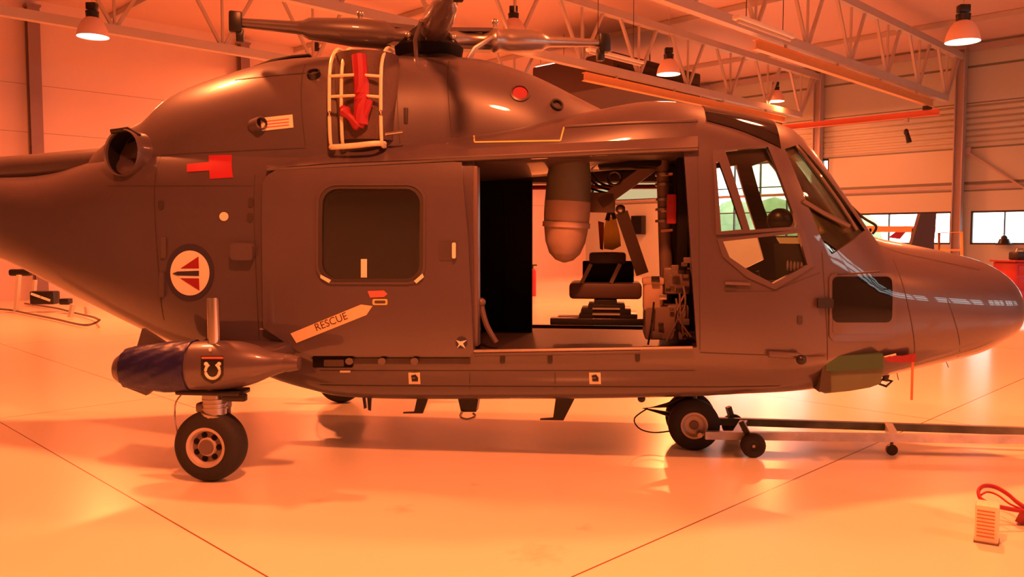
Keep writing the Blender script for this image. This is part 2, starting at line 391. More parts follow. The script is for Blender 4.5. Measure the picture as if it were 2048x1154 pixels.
# trusses
ZB, ZT = 6.18, 7.72
bars = {}
def brace_mesh(kind):
    if kind in bars: return bars[kind]
    mb = MB()
    if kind == 'up': mb.bar((0, 0, 0), (.9, 0, ZT - ZB), .07, .07)
    elif kind == 'down': mb.bar((0, 0, 0), (-.9, 0, ZT - ZB), .07, .07)
    else: mb.bar((0, 0, 0), (0, 0, ZT - ZB), .05, .05)
    me = bpy.data.meshes.new('brace'); bmesh.ops.recalc_face_normals(mb.bm, faces=mb.bm.faces[:]); mb.bm.to_mesh(me); me.materials.append(STEELW); bars[kind] = me; return me
def truss(a, label):
    t = empty('roof_truss', ab(a, 0, 0), PI / 4)
    L0, L1 = b0 + .05, b1 - .4
    MB().box(((L0 + L1 - 1.3) / 2, 0, ZB), (L1 - L0 - 1.3, .18, .2)).build('bottom_chord', STEELW, t, 0)
    MB().box(((L0 + L1) / 2, 0, ZT), (L1 - L0, .2, .2)).build('top_chord', STEELW, t, 0)
    MB().bar((L1 - 1.3, 0, ZB), (L1 - .1, 0, ZT), .09, .09).build('end_brace', STEELW, t, 0)
    x = L1 - 1.3
    while x > L0 + 1:
        for k in ('up', 'down', 'mid'):
            o = bpy.data.objects.new('brace', brace_mesh(k)); COL.objects.link(o); o.parent = t; o.location = (x, 0, ZB)
        x -= 2.45
    tag(t, label, 'truss', 'roof trusses spanning the hangar'); return t
truss(4.2, 'steel roof truss at the upper right corner of the picture')
truss(9.1, 'steel roof truss ending at the column between the strip windows')
truss(14.0, 'steel roof truss ending behind the windscreen, second from the right')
truss(18.9, 'steel roof truss above the tail, nearest the left wall')
truss(-0.7, 'steel roof truss directly overhead, outside the picture')
truss(-5.6, 'steel roof truss behind the viewer, outside the picture')

# crane
def rail(a, bs, be, z, label, off=0):
    t = empty('crane_rail', ab(a, (bs + be) / 2, z), PI / 4); L = be - bs
    MB().box((0, 0, .10), (L, .14, .02)).box((0, 0, -.10), (L, .14, .02)).box((0, 0, 0), (L, .02, .2)).build('rail_beam', CRANE, t, 0)
    for k in range(4):
        MB().box((-L / 2 + L * (k + .5) / 4, 0, .16), (.06, .05, .12)).build('hanger', STEELW, t, 0)
    tag(t, label, 'crane rail', 'crane rails hung below the trusses'); return t
def pt_on(px, py, a):    # point of pixel on the vertical plane a=const
    d = ray(px, py); n = Vector((-S2, S2, 0)); tt = a / d.dot(n); p = Vector((0, 0, CAMZ)) + d * tt
    return (p.x + p.y) * S2, p.z
r1s, z1a = pt_on(1510, 112, 9.1); r1e, z1b = pt_on(1880, 226, 9.1)
r2s, z2a = pt_on(1168, 152, 14.0); r2e, z2b = pt_on(1595, 236, 14.0)
rz1 = (z1a + z1b) / 2; 
ZR = ZB - .30
rail(9.1, r1s, 27.6, ZR, 'orange crane rail under the right-hand truss')
rail(14.0, r2s, 27.6, ZR, 'orange crane rail under the second truss, above the cockpit roof')
t = empty('bridge_crane', ab(11.5, 27.0, ZR - .36), PI / 4)
MB().box((0, 0, .08), (.16, 5.6, .02)).box((0, 0, -.08), (.16, 5.6, .02)).box((0, 0, 0), (.02, 5.6, .16)).build('bridge_girder', CRANER, t, 0)
for s in (-1, 1): MB().box((0, s * 2.45, .14), (.4, .14, .12)).build('end_carriage', BLACKM, t, 0)
MB().box((0, -1.85, -.16), (.14, .12, .12)).cyl((0, -1.85, -.2), (0, -1.85, -.36), .012).build('hoist_trolley', STEELW, t)
MB().ball((0, -1.85, -.52), .09, (1, .8, 1.2)).cyl((0, -1.87, -.55), (0, -1.95, -.85), .06, .08).build('hoist_motor', BLACKM, t)
tag(t, 'red crane bridge girder with black hanging hoist, before the far wall', 'crane')

# lamps ---------------------------------------------------------------
lamp_mesh = {}
def build_lamp():
    t = empty('high_bay_lamp')
    MB().lathe([(0, .30), (.05, .297), (.16, .27), (.28, .215), (.36, .15), (.38, .11)], (0, 0, .0), (0, 0, 1), 28, cap=False).build('lamp_shade', SHADE, t, 60)
    MB().lathe([(0, .001), (0.0, .285), (.02, .285)], (0, 0, .01), (0, 0, 1), 28).build('lamp_lens', LENS, t)
    MB().cyl((0, 0, .38), (0, 0, .50), .12, .13).box((0, 0, .60), (.2, .16, .14), None, .02).build('ballast_housing', BLACKM, t)
    MB().cyl((0, 0, .66), (0, 0, 2.4), .006, n=6).build('suspension_cable', STEELW, t)
    return t
LP0 = build_lamp(); first = [True]
AL = bpy.data.lights.new('lamp_light', 'AREA'); AL.shape = 'DISK'; AL.size = .5; AL.energy = LAMP_W; AL.color = LIGHT
def lamp(p, label, scale=1.0, light=True, group=None, grow=1.0):
    if first[0]: t = LP0; first[0] = False
    else: t = copy_tree(LP0)
    t.location = p; t.scale = (scale,) * 3
    for c in t.children:
        if c.name.startswith('suspension_cable'):
            top = (ROOF - .02 - p[2]) / scale
            c.scale = (1, 1, max(.1, (top - .66)) / 1.74); c.location = (0, 0, .66 - .66 * c.scale[2])
    tag(t, label, 'lamp', group or 'high-bay lamps over the hangar floor')
    if light:
        l = bpy.data.objects.new('lamp_light', AL); COL.objects.link(l); l.parent = t; l.location = (0, 0, -.03)
    return t
def lamp_px(px, py, wpx, label):
    Y = .58 * F / wpx; p = at_depth(px, py, Y); lamp(p, label)
    return p
VIS = []
VIS.append(lamp_px(1925, 84, 62, 'lit high-bay lamp at the far right under the orange ceiling'))
VIS.append(lamp_px(1337, 149, 45, 'lit high-bay lamp above the cockpit roof, between two trusses'))
VIS.append(lamp_px(1027, 70, 48, 'lit high-bay lamp behind the rotor hub'))
VIS.append(lamp_px(186, 74, 57, 'lit high-bay lamp before the left wall, top left of the picture'))
VIS.append(lamp_px(1551, 203, 33, 'small distant high-bay lamp left of the far column, below the crane rail'))
VIS.append(lamp_px(632, 128, 36, 'small far high-bay lamp mostly hidden behind the engine cowling'))
EXTRA = [(1.6, 1.4, 6.4), (3.0, 8.4, 6.4), (8.9, 2.2, 6.4), (-6.5, 6.5, 6.4), (17.5, 26, 6.6)]
for a, b, z in EXTRA:
    lamp(ab(a, b, z), 'high-bay lamp overhead or behind the viewer, outside the picture', group='high-bay lamps outside the picture')
# fluorescent fittings
def fluo(px, py, Y, rz, label, L=1.3, lit=True, tilt=0):
    p = at_depth(px, py, Y); t = empty('strip_light', p, rz)
    MB().box((0, 0, .06), (L, .16, .07), None, .01).build('fitting_body', WHITEP, t)
    MB().cyl((-L / 2 + .05, 0, 0), (L / 2 - .05, 0, 0), .03).build('light_tube', TUBEL if lit else STEELW, t)
    MB().cyl((-L / 3, 0, .09), (-L / 3, 0, ROOF - p.z - .02), .008, n=6).cyl((L / 3, 0, .09), (L / 3, 0, ROOF - p.z - .02), .008, n=6).build('suspension_wire', BLACKM, t)
    tag(t, label, 'lamp')
fluo(1104, 129, 27, math.radians(135), 'lit fluorescent strip light right of the rotor head', 1.5)
fluo(1530, 62, 15.0, math.radians(45), 'unlit long strip fitting hanging behind the right truss', 2.0, False)
fluo(1232, 118, 19.5, math.radians(45), 'unlit strip fitting on the second truss left of the lamp', 2.0, False)
# dark box added to stand in for the dark void under the roof
t = empty('dark_void_box', ab(16.5, 21.3, 6.55), PI / 4)
MB().box((0, 0, 0), (4.6, 3.2, 1.0), None, .05).build('box_casing', mat('dark_void', (0.06, 0.03, 0.03), .6), t)
for i in range(4): MB().box((0, -1.62, -.4 + i * .25), (4.2, .03, .05)).build('box_slat', BLACKM, t, 0)
for s in (-1, 1): MB().cyl((s * 1.7, 0, .45), (s * 1.7, 0, ROOF - 6.55 - .02), .03).build('hanger_rod', STEELW, t)
tag(t, 'large dark box standing in for the dark void under the roof behind the second truss', 'dark stand-in box')
# wall cabinet and pale panel in the far corner
t = empty('wall_cabinet', ab(a_of(1276, 30.3), 30.3, 1.9), PI / 4)
MB().box((0, 0, .42), (.3, .62, .84), None, .02).build('cabinet_body', BLACKM, t)
MB().box((-.16, 0, .42), (.02, .54, .76)).build('cabinet_door', BLACK, t, 0)
tag(t, 'small black cabinet on the far wall seen through the cabin doorway', 'cabinet')
# ------------------------------------------------------------------ HELICOPTER
def pchip(xs, ys):
    xs = np.array(xs, float); ys = np.array(ys, float); o = np.argsort(xs); xs = xs[o]; ys = ys[o]
    h = np.diff(xs); d = np.diff(ys) / h; m = np.zeros(len(xs)); m[0] = d[0]; m[-1] = d[-1]
    for i in range(1, len(xs) - 1):
        if d[i - 1] * d[i] <= 0: m[i] = 0
        else:
            w1 = 2 * h[i] + h[i - 1]; w2 = h[i] + 2 * h[i - 1]; m[i] = (w1 + w2) / (w1 / d[i - 1] + w2 / d[i])
    def f(x):
        x = min(max(x, xs[0]), xs[-1]); i = min(max(int(np.searchsorted(xs, x)) - 1, 0), len(xs) - 2)
        t = (x - xs[i]) / h[i]
        return float((2*t**3-3*t**2+1)*ys[i] + (t**3-2*t**2+t)*h[i]*m[i] + (-2*t**3+3*t**2)*ys[i+1] + (t**3-t**2)*h[i]*m[i+1])
    return f
class Loft:
    def __init__(self, wpts, top, bot, vt, vb, zc, nt, nb, flare=None):
        self.w = pchip(*zip(*wpts))
        def conv(L, k):
            out = []
            for px, py in L:
                v = -.5
                for _ in range(6):
                    u, z = H(px, py, v); v = k(u) * -self.w(u)
                out.append((u, z))
            return out
        T = conv(top, vt); Bt = conv(bot, vb)
        self.T = T; self.Bt = Bt
        self.zt = pchip(*zip(*T)); self.zb = pchip(*zip(*Bt)); self.zc = pchip(*zip(*zc)); self.nt = pchip(*zip(*nt)); self.nb = pchip(*zip(*nb))
    def half(self, u, z, off=0.0):
        zc = self.zc(u); w_ = self.w(u) + off
        if z >= zc: t = (z - zc) / max(self.zt(u) + off - zc, 1e-4); n = self.nt(u)
        else: t = (zc - z) / max(zc - self.zb(u) + off, 1e-4); n = self.nb(u)
        t = min(max(t, 0), .9995)
        return w_ * (1 - t ** n) ** (1 / n)
    def fit(self, top, bot, iters=8, kt=1.0, kb=1.0):
        """adjust the crown and keel lines until the body's outline follows the traced ones"""
        us = np.linspace(min(p[0] for p in self.T) + .02, max(p[0] for p in self.T), 160); M = 72
        for it in range(iters):
            P = np.array([self.ring(float(u), 0, M) for u in us])      # (nu, M, 3)
            W = P[..., 0:1] * np.array(HU) + P[..., 1:2] * np.array(HV) + np.array(HP); W[..., 2] += P[..., 2]
            X, Y, Z = W[..., 0], W[..., 1], W[..., 2] - CAMZ
            dep = Y * cp - Z * sp; px = CX + F * X / dep; py = CY - F * (Y * sp + Z * cp) / dep
            for L, top_ in ((self.T, True), (self.Bt, False)):
                src = top if top_ else bot
                for i, (tx, ty) in enumerate(src):
                    best = None
                    for k in range(M):
                        if (P[0, k, 2] > self.zc(us[0])) != top_: continue
                        o = np.argsort(px[:, k]); xs = px[o, k]
                        if tx < xs[0] or tx > xs[-1]: continue
                        y = np.interp(tx, xs, py[o, k]); u = np.interp(tx, xs, us[o]); d = np.interp(tx, xs, dep[o, k])
                        if best is None or (y < best[0] if top_ else y > best[0]): best = (y, u, d)
                    if best is None: continue
                    u0_, z0_ = L[i]
                    L[i] = (u0_ + .5 * (best[1] - u0_), z0_ + .8 * (best[0] - ty) * best[2] / F)
                L.sort()
                # keep the abscissae apart
                for i in range(1, len(L)):
                    if L[i][0] - L[i - 1][0] < .012: L[i] = (L[i - 1][0] + .012, L[i][1])
            self.zt = pchip(*zip(*self.T)); self.zb = pchip(*zip(*self.Bt))
    def ring(self, u, off, M):
        zc = self.zc(u); w_ = self.w(u) + off; zt = self.zt(u) + off; zb = self.zb(u) - off; P = []
        for k in range(M):
            th = 2 * PI * (k + .5) / M; c, s = math.cos(th), math.sin(th)
            n = self.nt(u) if s > 0 else self.nb(u)
            y = w_ * math.copysign(abs(c) ** (2 / n), c)
            z = zc + ((zt - zc) if s > 0 else (zc - zb)) * math.copysign(abs(s) ** (2 / n), s)
            P.append((u, y, z))
        return P
    def add(self, bm, us, off, M=72, mi=0, flip=False):
        rings = [[bm.verts.new(p) for p in self.ring(u, off, M)] for u in us]
        fs = []
        for A, Bq in zip(rings, rings[1:]):
            for k in range(M): fs.append(bm.faces.new((A[k], A[(k + 1) % M], Bq[(k + 1) % M], Bq[k])))
        fs.append(bm.faces.new(rings[0][::-1])); fs.append(bm.faces.new(rings[-1]))
        for f in fs: f.material_index = mi
        bmesh.ops.recalc_face_normals(bm, faces=fs)
        if flip: bmesh.ops.reverse_faces(bm, faces=fs)

hull_top = [(-700, 362), (-250, 356), (-100, 353), (0, 352), (60, 352), (120, 345), (200, 325), (300, 303), (420, 292), (560, 287), (700, 286), (1000, 266), (1100, 248), (1200, 226), (1300, 210), (1350, 211), (1400, 219), (1480, 236), (1560, 260), (1592, 287), (1620, 322), (1660, 378), (1700, 436), (1722, 468), (1745, 475), (1800, 486), (1870, 500), (1950, 520), (2000, 545), (2034, 580), (2047, 612), (2051, 632)]
hull_bot = [(-700, 440), (-250, 472), (-100, 492), (0, 517), (60, 545), (130, 582), (200, 617), (270, 652), (340, 684), (420, 712), (500, 738), (560, 762), (620, 779), (680, 792), (760, 797), (1000, 798), (1250, 796), (1400, 792), (1500, 787), (1600, 781), (1700, 768), (1800, 745), (1900, 722), (1960, 706), (2010, 682), (2040, 658), (2050, 640)]
hull = Loft(
    [(-6.6, .16), (-5.5, .22), (-4.7, .27), (-4.3, .34), (-3.9, .47), (-3.5, .62), (-3.0, .76), (-2.5, .86), (-2.0, .9), (1.5, .9), (1.9, .875), (2.3, .80), (2.7, .70), (3.0, .62), (3.3, .51), (3.6, .37), (3.8, .23), (3.88, .14), (3.915, .04)],
    hull_top,
    hull_bot,
    lambda u: .2 if u < 1.5 else max(0, .2 - (u - 1.5) * .3), lambda u: .68 if u < 2.2 else max(.0, .68 - (u - 2.2) * .4),
    [(-6.6, 2.2), (-5.0, 2.0), (-4.3, 1.85), (-3.6, 1.65), (-2.8, 1.5), (-2, 1.35), (2.0, 1.3), (2.8, 1.18), (3.4, 1.12), (3.92, 1.08)],
    [(-6.6, 2.0), (-4.6, 2.2), (-3.8, 2.8), (-3.0, 3.8), (-2, 4.4), (1.0, 4.4), (1.6, 3.8), (2.2, 3.0), (2.8, 2.4), (3.92, 2.1)],
    [(-6.6, 2.0), (-4.6, 2.2), (-3.8, 2.8), (-3.0, 3.6), (-2, 4.6), (1.8, 4.6), (2.4, 3.4), (3.0, 2.6), (3.92, 2.1)])
hull.fit(hull_top, hull_bot)
U0, U1 = -6.4, 3.912
def useq(n): 
    base = list(np.linspace(U0, 3.5, n)); tip = [3.5 + (U1 - 3.5) * math.sin(PI / 2 * k / 16) for k in range(1, 17)]
    return base + tip
heli = empty('helicopter', HP, -TH)
tag(heli, 'grey military helicopter parked across the hangar floor with its cabin door slid open', 'helicopter')

def P2(poly, v=-.86): return [H(x, y, v) for x, y in poly]
def cutter(uz, v1, v2):
    mb = MB(); mb.prism([(u, v1, z) for u, z in uz], (0, v2 - v1, 0)); return mb.build('cutter', SEAM, None, 0)
def rrect(x0, y0, x1, y1, r, n=6):
    P = []
    for cx, cy, s in ((x1 - r, y0 + r, -90), (x1 - r, y1 - r, 0), (x0 + r, y1 - r, 90), (x0 + r, y0 + r, 180)):
        for k in range(n + 1):
            t = math.radians(s + 90 * k / n); P.append((cx + r * math.cos(t), cy + r * math.sin(t)))
    return P
bm = bmesh.new(); hull.add(bm, useq(130), 0.0)
inner_us = [u for u in useq(130) if -2.2 < u < 3.2]
hull.add(bm, inner_us, -0.055, mi=1, flip=True)
me = bpy.data.meshes.new('fuselage'); bm.to_mesh(me); bm.free(); me.materials.append(PAINT); me.materials.append(INNER)
fus = link('fuselage', me, None, 35)
CAB = [(944, 322), (1368, 301), (1393, 694), (949, 702)]
cab_uz = P2(CAB, -.87)
farcab = [(cab_uz[0][0] - .02, 2.22), (cab_uz[1][0] + .02, 2.22), (cab_uz[2][0], .87), (cab_uz[3][0], .87)]
WIN_D = rrect(648, 378, 842, 557, 30)
W_A = [(1430, 325), (1437, 325), (1482, 459), (1439, 463)]
W_B = [(1449, 303), (1538, 292), (1592, 453), (1495, 460)]
W_C = [(1443, 483), (1597, 466), (1614, 530), (1543, 566), (1500, 544), (1456, 514)]
W_Q = [(1569, 298), (1592, 292), (1634, 345), (1677, 404), (1716, 461), (1654, 508), (1636, 478), (1606, 400)]
cuts = []
boolean(fus, cutter(cab_uz, -1.2, -.3)); boolean(fus, cutter(farcab, .3, 1.2))
def both(uz): boolean(fus, cutter(uz, -1.3, -.25)); boolean(fus, cutter(uz, .25, 1.3))
uzD = P2(WIN_D, -.9); uzA = P2(W_A, -.82); uzB = P2(W_B, -.80); uzC = P2(W_C, -.83); uzQ = [H(x, y, v) for (x, y), v in zip(W_Q, (-.70, -.52, -.45, -.42, -.40, -.66, -.70, -.72))]
for q in (uzA, uzB, uzC): both(q)
boolean(fus, cutter(uzD, -1.3, -.25))
boolean(fus, cutter(uzQ, -1.2, -.37)); boolean(fus, cutter(uzQ, .37, 1.2))
# windscreen openings (cut square to the sloping front)
ws_t = Vector((*H(1600, 303, 0),)); ws_b = Vector((*H(1714, 460, 0),))
def wscut(v1, v2, grow=0):
    d = (ws_b - ws_t).normalized(); nrm = Vector((d.y, -d.x)); nrm = -nrm if nrm.x < 0 else nrm
    a = ws_t + nrm * .35; b_ = ws_b + nrm * .35; c = ws_b - nrm * .28; e = ws_t - nrm * .28
    return cutter([tuple(a), tuple(b_), tuple(c), tuple(e)], v1, v2)
boolean(fus, wscut(-.33, -.025)); boolean(fus, wscut(.025, .33))
# eyebrow roof window
uzE = [H(1408, 262, -.5), H(1412, 246, -.5), H(1470, 246, -.5), H(1545, 262, -.5)]

fus.parent = heli
fus.data.set_sharp_from_angle(angle=math.radians(28))
def shell_piece(name, m, uz, v1, v2, o1, o2, holes=(), parent=None, rng=None, cut=None, ang=35):
    us = [u for u in useq(130)]
    if rng is None:
        lo = min(p[0] for p in uz) - .15; hi = max(p[0] for p in uz) + .15
    else: lo, hi = rng
    us = [u for u in us if lo <= u <= hi]
    bm = bmesh.new(); hull.add(bm, us, o1)
    me = bpy.data.meshes.new(name); bm.to_mesh(me); bm.free(); me.materials.append(m)
    o = link(name, me, None, 35)
    boolean(o, cut if cut else cutter(uz, v1, v2), 'INTERSECT')
    us2 = [u for u in useq(130) if us[0] - .3 <= u <= us[-1] + .3 and hull.w(u) > .1]
    bm = bmesh.new(); hull.add(bm, us2, o2)
    me = bpy.data.meshes.new('cutter'); bm.to_mesh(me); bm.free()
    boolean(o, link('cutter', me, None, 0))
    for h in holes: boolean(o, cutter(h, v1, v2))
    o.parent = parent or heli; o.data.materials.clear(); o.data.materials.append(m)
    for p in o.data.polygons: p.material_index = 0
    o.data.set_sharp_from_angle(angle=math.radians(ang))
    return o
def grow(uz, k):
    c = Vector((sum(p[0] for p in uz) / len(uz), sum(p[1] for p in uz) / len(uz)))
    out = []
    for p in uz:
        d = Vector(p) - c; out.append(tuple(c + d * (1 + k / d.length)))
    return out
for q, nm in ((uzA, 'cockpit_side_window'), (uzB, 'cockpit_side_window'), (uzC, 'cockpit_side_window')):
    for s in (-1, 1):
        shell_piece(nm, GLASS, grow(q, .012), min(s * .25, s * 1.3), max(s * .25, s * 1.3), -.02, -.028)
for s in (-1, 1):
    shell_piece('quarter_window', GLASSA, grow(uzQ, .012), min(s * .37, s * 1.2), max(s * .37, s * 1.2), -.02, -.028)
    shell_piece('windscreen', GLASSA, None, 0, 0, -.02, -.028, rng=(1.9, 3.1), cut=wscut(min(s * .02, s * .335), max(s * .02, s * .335)))
# raised frames round the cockpit windows
for q in (uzC,):
    shell_piece('window_frame', PAINT2, grow(q, .045), -1.3, -.25, .012, -.01, holes=[q])
uzAB = P2([(1424, 302), (1548, 286), (1602, 460), (1428, 470)], -.81)
shell_piece('door_window_frame', PAINT2, uzAB, -1.3, -.25, .014, -.01, holes=[uzA, uzB])

# sliding door
door_uz = P2([(523, 366), (530, 350), (546, 339), (905, 322), (921, 323), (936, 470), (947, 705), (940, 712), (628, 712), (600, 706), (527, 655)], -.93)
door = shell_piece('sliding_door', PAINT2, door_uz, -1.3, -.3, .04, .012, holes=[uzD])
shell_piece('door_window', GLASSD, grow(uzD, .008), -1.3, -.3, .028, .02, parent=door)
shell_piece('window_seal', SEAM, grow(uzD, .03), -1.3, -.3, .046, .03, holes=[uzD], parent=door)
shell_piece('raised_frame', PAINT2, grow(uzD, .05), -1.3, -.3, .052, .03, holes=[grow(uzD, .03)], parent=door)

# conforming marks ----------------------------------------------------
def uz_of(px, py, off=0.0, src=hull):
    v = -.85
    for _ in range(14):
        u, z = H(px, py, v); v = .5 * v + .5 * (-src.half(u, z, off))
    return u, z
def conform(name, m, poly_px, off, parent=heli, thick=.003, src=hull, step=.06, px=True, to=None):
    bm = bmesh.new()
    uz = [uz_of(x, y, off, src) for x, y in poly_px] if px else poly_px
    f = bm.faces.new([bm.verts.new((u, 0, z)) for u, z in uz])
    us = [u for u, z in uz]; zs = [z for u, z in uz]
    for k in range(1, int((max(us) - min(us)) / step) + 1):
        bmesh.ops.bisect_plane(bm, geom=bm.verts[:] + bm.edges[:] + bm.faces[:], plane_co=(min(us) + k * step, 0, 0), plane_no=(1, 0, 0))
    for k in range(1, int((max(zs) - min(zs)) / step) + 1):
        bmesh.ops.bisect_plane(bm, geom=bm.verts[:] + bm.edges[:] + bm.faces[:], plane_co=(0, 0, min(zs) + k * step), plane_no=(0, 0, 1))
    for v in bm.verts: v.co.y = -src.half(v.co.x, v.co.z, off)
    bmesh.ops.recalc_face_normals(bm, faces=bm.faces[:])
    r = bmesh.ops.extrude_face_region(bm, geom=bm.faces[:])
    for v in [g_ for g_ in r['geom'] if isinstance(g_, bmesh.types.BMVert)]: v.co.y -= thick
    bmesh.ops.recalc_face_normals(bm, faces=bm.faces[:])
    if to is not None:
        tmp = bpy.data.meshes.new('t'); bm.to_mesh(tmp); bm.free(); to.from_mesh(tmp); bpy.data.meshes.remove(tmp); return None
    me = bpy.data.meshes.new(name); bm.to_mesh(me); bm.free(); me.materials.append(m)
    return link(name, me, parent, 30)
def strip(p, q, wd):
    p = Vector(p); q = Vector(q); d = (q - p).normalized(); n = Vector((-d.y, d.x)) * wd / 2
    return [tuple(p + n), tuple(q + n), tuple(q - n), tuple(p - n)]
def add_to(objx, m, bm_add):
    """join extra surface detail into an existing part's mesh"""
    tmp = bpy.data.meshes.new('t'); bm_add.to_mesh(tmp); bm_add.free()
    idx = len(objx.data.materials); objx.data.materials.append(m)
    b2 = bmesh.new(); b2.from_mesh(objx.data); n0 = len(b2.faces); b2.from_mesh(tmp); b2.faces.ensure_lookup_table()
    for f in b2.faces[n0:]: f.material_index = idx
    b2.to_mesh(objx.data); b2.free(); bpy.data.meshes.remove(tmp)
# seam lines joined to the fuselage
sb = bmesh.new()
for a_, b_ in (((322, 312), (328, 640)), ((510, 350), (520, 690)), ((330, 372), (510, 372)), ((215, 372), (330, 372)), ((1395, 310), (1400, 700)), ((1644, 505), (1655, 720)),
               ((1400, 705), (1650, 712)), ((640, 741), (1390, 741)), ((1450, 583), (1545, 582)), ((1545, 582), (1640, 545)), ((1786, 520), (1797, 760)), ((1895, 600), (1897, 735)),
               ((1110, 745), (1112, 790)), ((940, 745), (941, 790)), ((640, 770), (1560, 772)), ((1740, 480), (1800, 505)), ((1800, 505), (1960, 540))):
    conform('s', None, strip(a_, b_, 1.6), .0005, thick=.001, to=sb)
add_to(fus, SEAM, sb)
sb = bmesh.new()
for x, y in ((322, 410), (502, 405), (500, 435), (1100, 719), (1005, 719), (1275, 715), (1600, 640)):
    conform('s', None, rrect(x - 5, y - 9, x + 5, y + 9, 4, 3), .001, thick=.006, to=sb)
add_to(fus, SEAM, sb)

def ell(cx, cy, rx, ry, n=40, rot=0): return [(cx + rx * math.cos(2 * PI * k / n), cy + ry * math.sin(2 * PI * k / n)) for k in range(n)]
# roundel
rd = conform('roundel', NAVY, ell(380, 545, 48, 57), .002)
conform('roundel_disc', LABELM, ell(380, 546, 39, 45), .006, parent=rd)
for q in ([(361, 537), (397, 513), (398, 537)], [(361, 557), (398, 557), (399, 581)]): conform('roundel_stripe', mat('roundel_red', (.30, .012, .02), .5) if 'roundel_red' not in MATS else MATS['roundel_red'], q, .010, parent=rd, thick=.002)
conform('roundel_stripe', WHITEP, [(348, 546), (361, 538), (398, 537.5), (398, 556.5), (361, 556)], .010, parent=rd, thick=.002)
conform('roundel_stripe', NAVY, [(345, 547), (355, 543), (398, 541.5), (398, 552), (355, 551)], .013, parent=rd, thick=.002)
conform('red_tape_patch', REDTAPE, [(374, 328), (418, 324), (418, 309), (465, 305), (466, 355), (420, 358), (419, 341), (374, 344)], .002)
conform('yellow_spot', LABELM, ell(448, 433, 9, 9, 20), .003)
conform('access_latch', PAINT2, rrect(323, 474, 333, 516, 3, 3), .002, thick=.012)
conform('drain_tube', PAINT2, rrect(321, 545, 330, 594, 3, 3), .002, thick=.02)
# step cover on the side
conform('side_blister', PAINT2, rrect(467, 486, 511, 520, 8, 4), .0, thick=.06)
# door marks
DOFF = .042
ar = conform('rescue_arrow', mat('arrow_orange', (0.92, 0.60, 0.35), .5), [(581, 667), (722, 609), (745, 612), (733, 630), (593, 686)], DOFF, parent=door, thick=.002)
tcu = bpy.data.curves.new('t', 'FONT'); tcu.body = 'RESCUE'; tcu.align_x = 'CENTER'; tcu.align_y = 'CENTER'; tcu.size = 1.0
tob = bpy.data.objects.new('t', tcu); COL.objects.link(tob); dg = bpy.context.evaluated_depsgraph_get(); tme = bpy.data.meshes.new_from_object(tob.evaluated_get(dg)); bpy.data.objects.remove(tob, do_unlink=True)
def text_on(name, tme_, cx, cy, hpx, ang, off, m, parent, stretch=1.0):
    me = tme_.copy(); me.name = name; c, s = math.cos(ang), math.sin(ang)
    for v in me.vertices:
        x = v.co.x * hpx * stretch; y = -v.co.y * hpx
        u, z = uz_of(cx + x * c + y * s, cy - x * s + y * c, off); v.co = (u, -hull.half(u, z, off), z)
    me.materials.clear(); me.materials.append(m); o = link(name, me, parent, 0); return o
text_on('rescue_lettering', tme, 662, 644, 21, math.atan2(63, 160), DOFF + .0035, SEAM, door, .95)
cb = conform('warning_stripe', mat('worn_red_mark', (.6, .16, .13), .5), [(735, 582), (768, 581), (775, 588), (768, 594), (740, 595)], DOFF, parent=door, thick=.001)
conform('lock_outline', YELLOWL, rrect(745, 598, 775, 610, 3, 3), DOFF, parent=door, thick=.001)
conform('lock_plate', PAINT, rrect(749, 601, 771, 607, 2, 3), DOFF + .002, parent=door, thick=.001)
conform('window_marker', LABELM, [(722, 518), (734, 518), (734, 555), (722, 555)], .03, parent=door, thick=.003)
for q in ([(641, 549), (662, 560), (658, 566), (641, 556)], [(828, 562), (845, 547), (848, 554), (833, 567)]): conform('corner_marker', LABELM, q, .055, parent=door, thick=.002)
hd_ = conform('door_handle_recess', PAINT, rrect(877, 482, 914, 521, 4, 3), DOFF, parent=door, thick=.002)
conform('door_handle', LABELM, rrect(905, 485, 912, 517, 3, 3), DOFF + .01, parent=hd_, thick=.02)
st = conform('door_sticker', NAVY, ell(923, 685, 12, 12, 14), DOFF, parent=door, thick=.001)
conform('sticker_star', WHITEP, [(912, 680), (921, 683), (934, 680), (926, 687), (931, 697), (921, 690), (914, 696), (918, 688)], DOFF + .002, parent=st, thick=.001)
# rails above and below the door
def hull_tube(name, m, pts_px, off, r, parent=heli, n=8):
    pts = []
    for (x0, y0), (x1, y1) in zip(pts_px, pts_px[1:]):
        for k in range(8):
            t = k / 8; u, z = uz_of(x0 + (x1 - x0) * t, y0 + (y1 - y0) * t, off); pts.append((u, -hull.half(u, z, off), z))
    u, z = uz_of(*pts_px[-1], off); pts.append((u, -hull.half(u, z, off), z))
    return MB().tube(pts, r, n).build(name, m, parent)
hull_tube('upper_door_rail', PAINT2, [(535, 337), (905, 318), (1395, 296)], .03, .022)
hull_tube('roof_gutter', PAINT2, [(1129, 253), (1250, 246), (1395, 241)], .004, .010)
hull_tube('lower_door_rail', STEEL, [(948, 702), (1385, 695)], .03, .012)
hull_tube('floor_sill', PAINT2, [(948, 708), (1280, 703)], .02, .018)
conform('lower_rail_channel', INNER, [(622, 716), (940, 716), (940, 728), (650, 728)], .001, thick=.01)
for x in (765, 830, 700):
    conform('rail_roller', PAINT2, ell(x, 722, 8, 7, 14), .012, thick=.02)
bx_ = conform('rail_end_recess', BLACK, rrect(626, 711, 706, 735, 3, 3), .010, thick=.006)
conform('recess_plate', INNER, rrect(648, 719, 688, 733, 2, 3), .018, parent=bx_, thick=.004)
conform('white_mark', LABELM, [(680, 741), (701, 741), (701, 745), (680, 745)], .002)
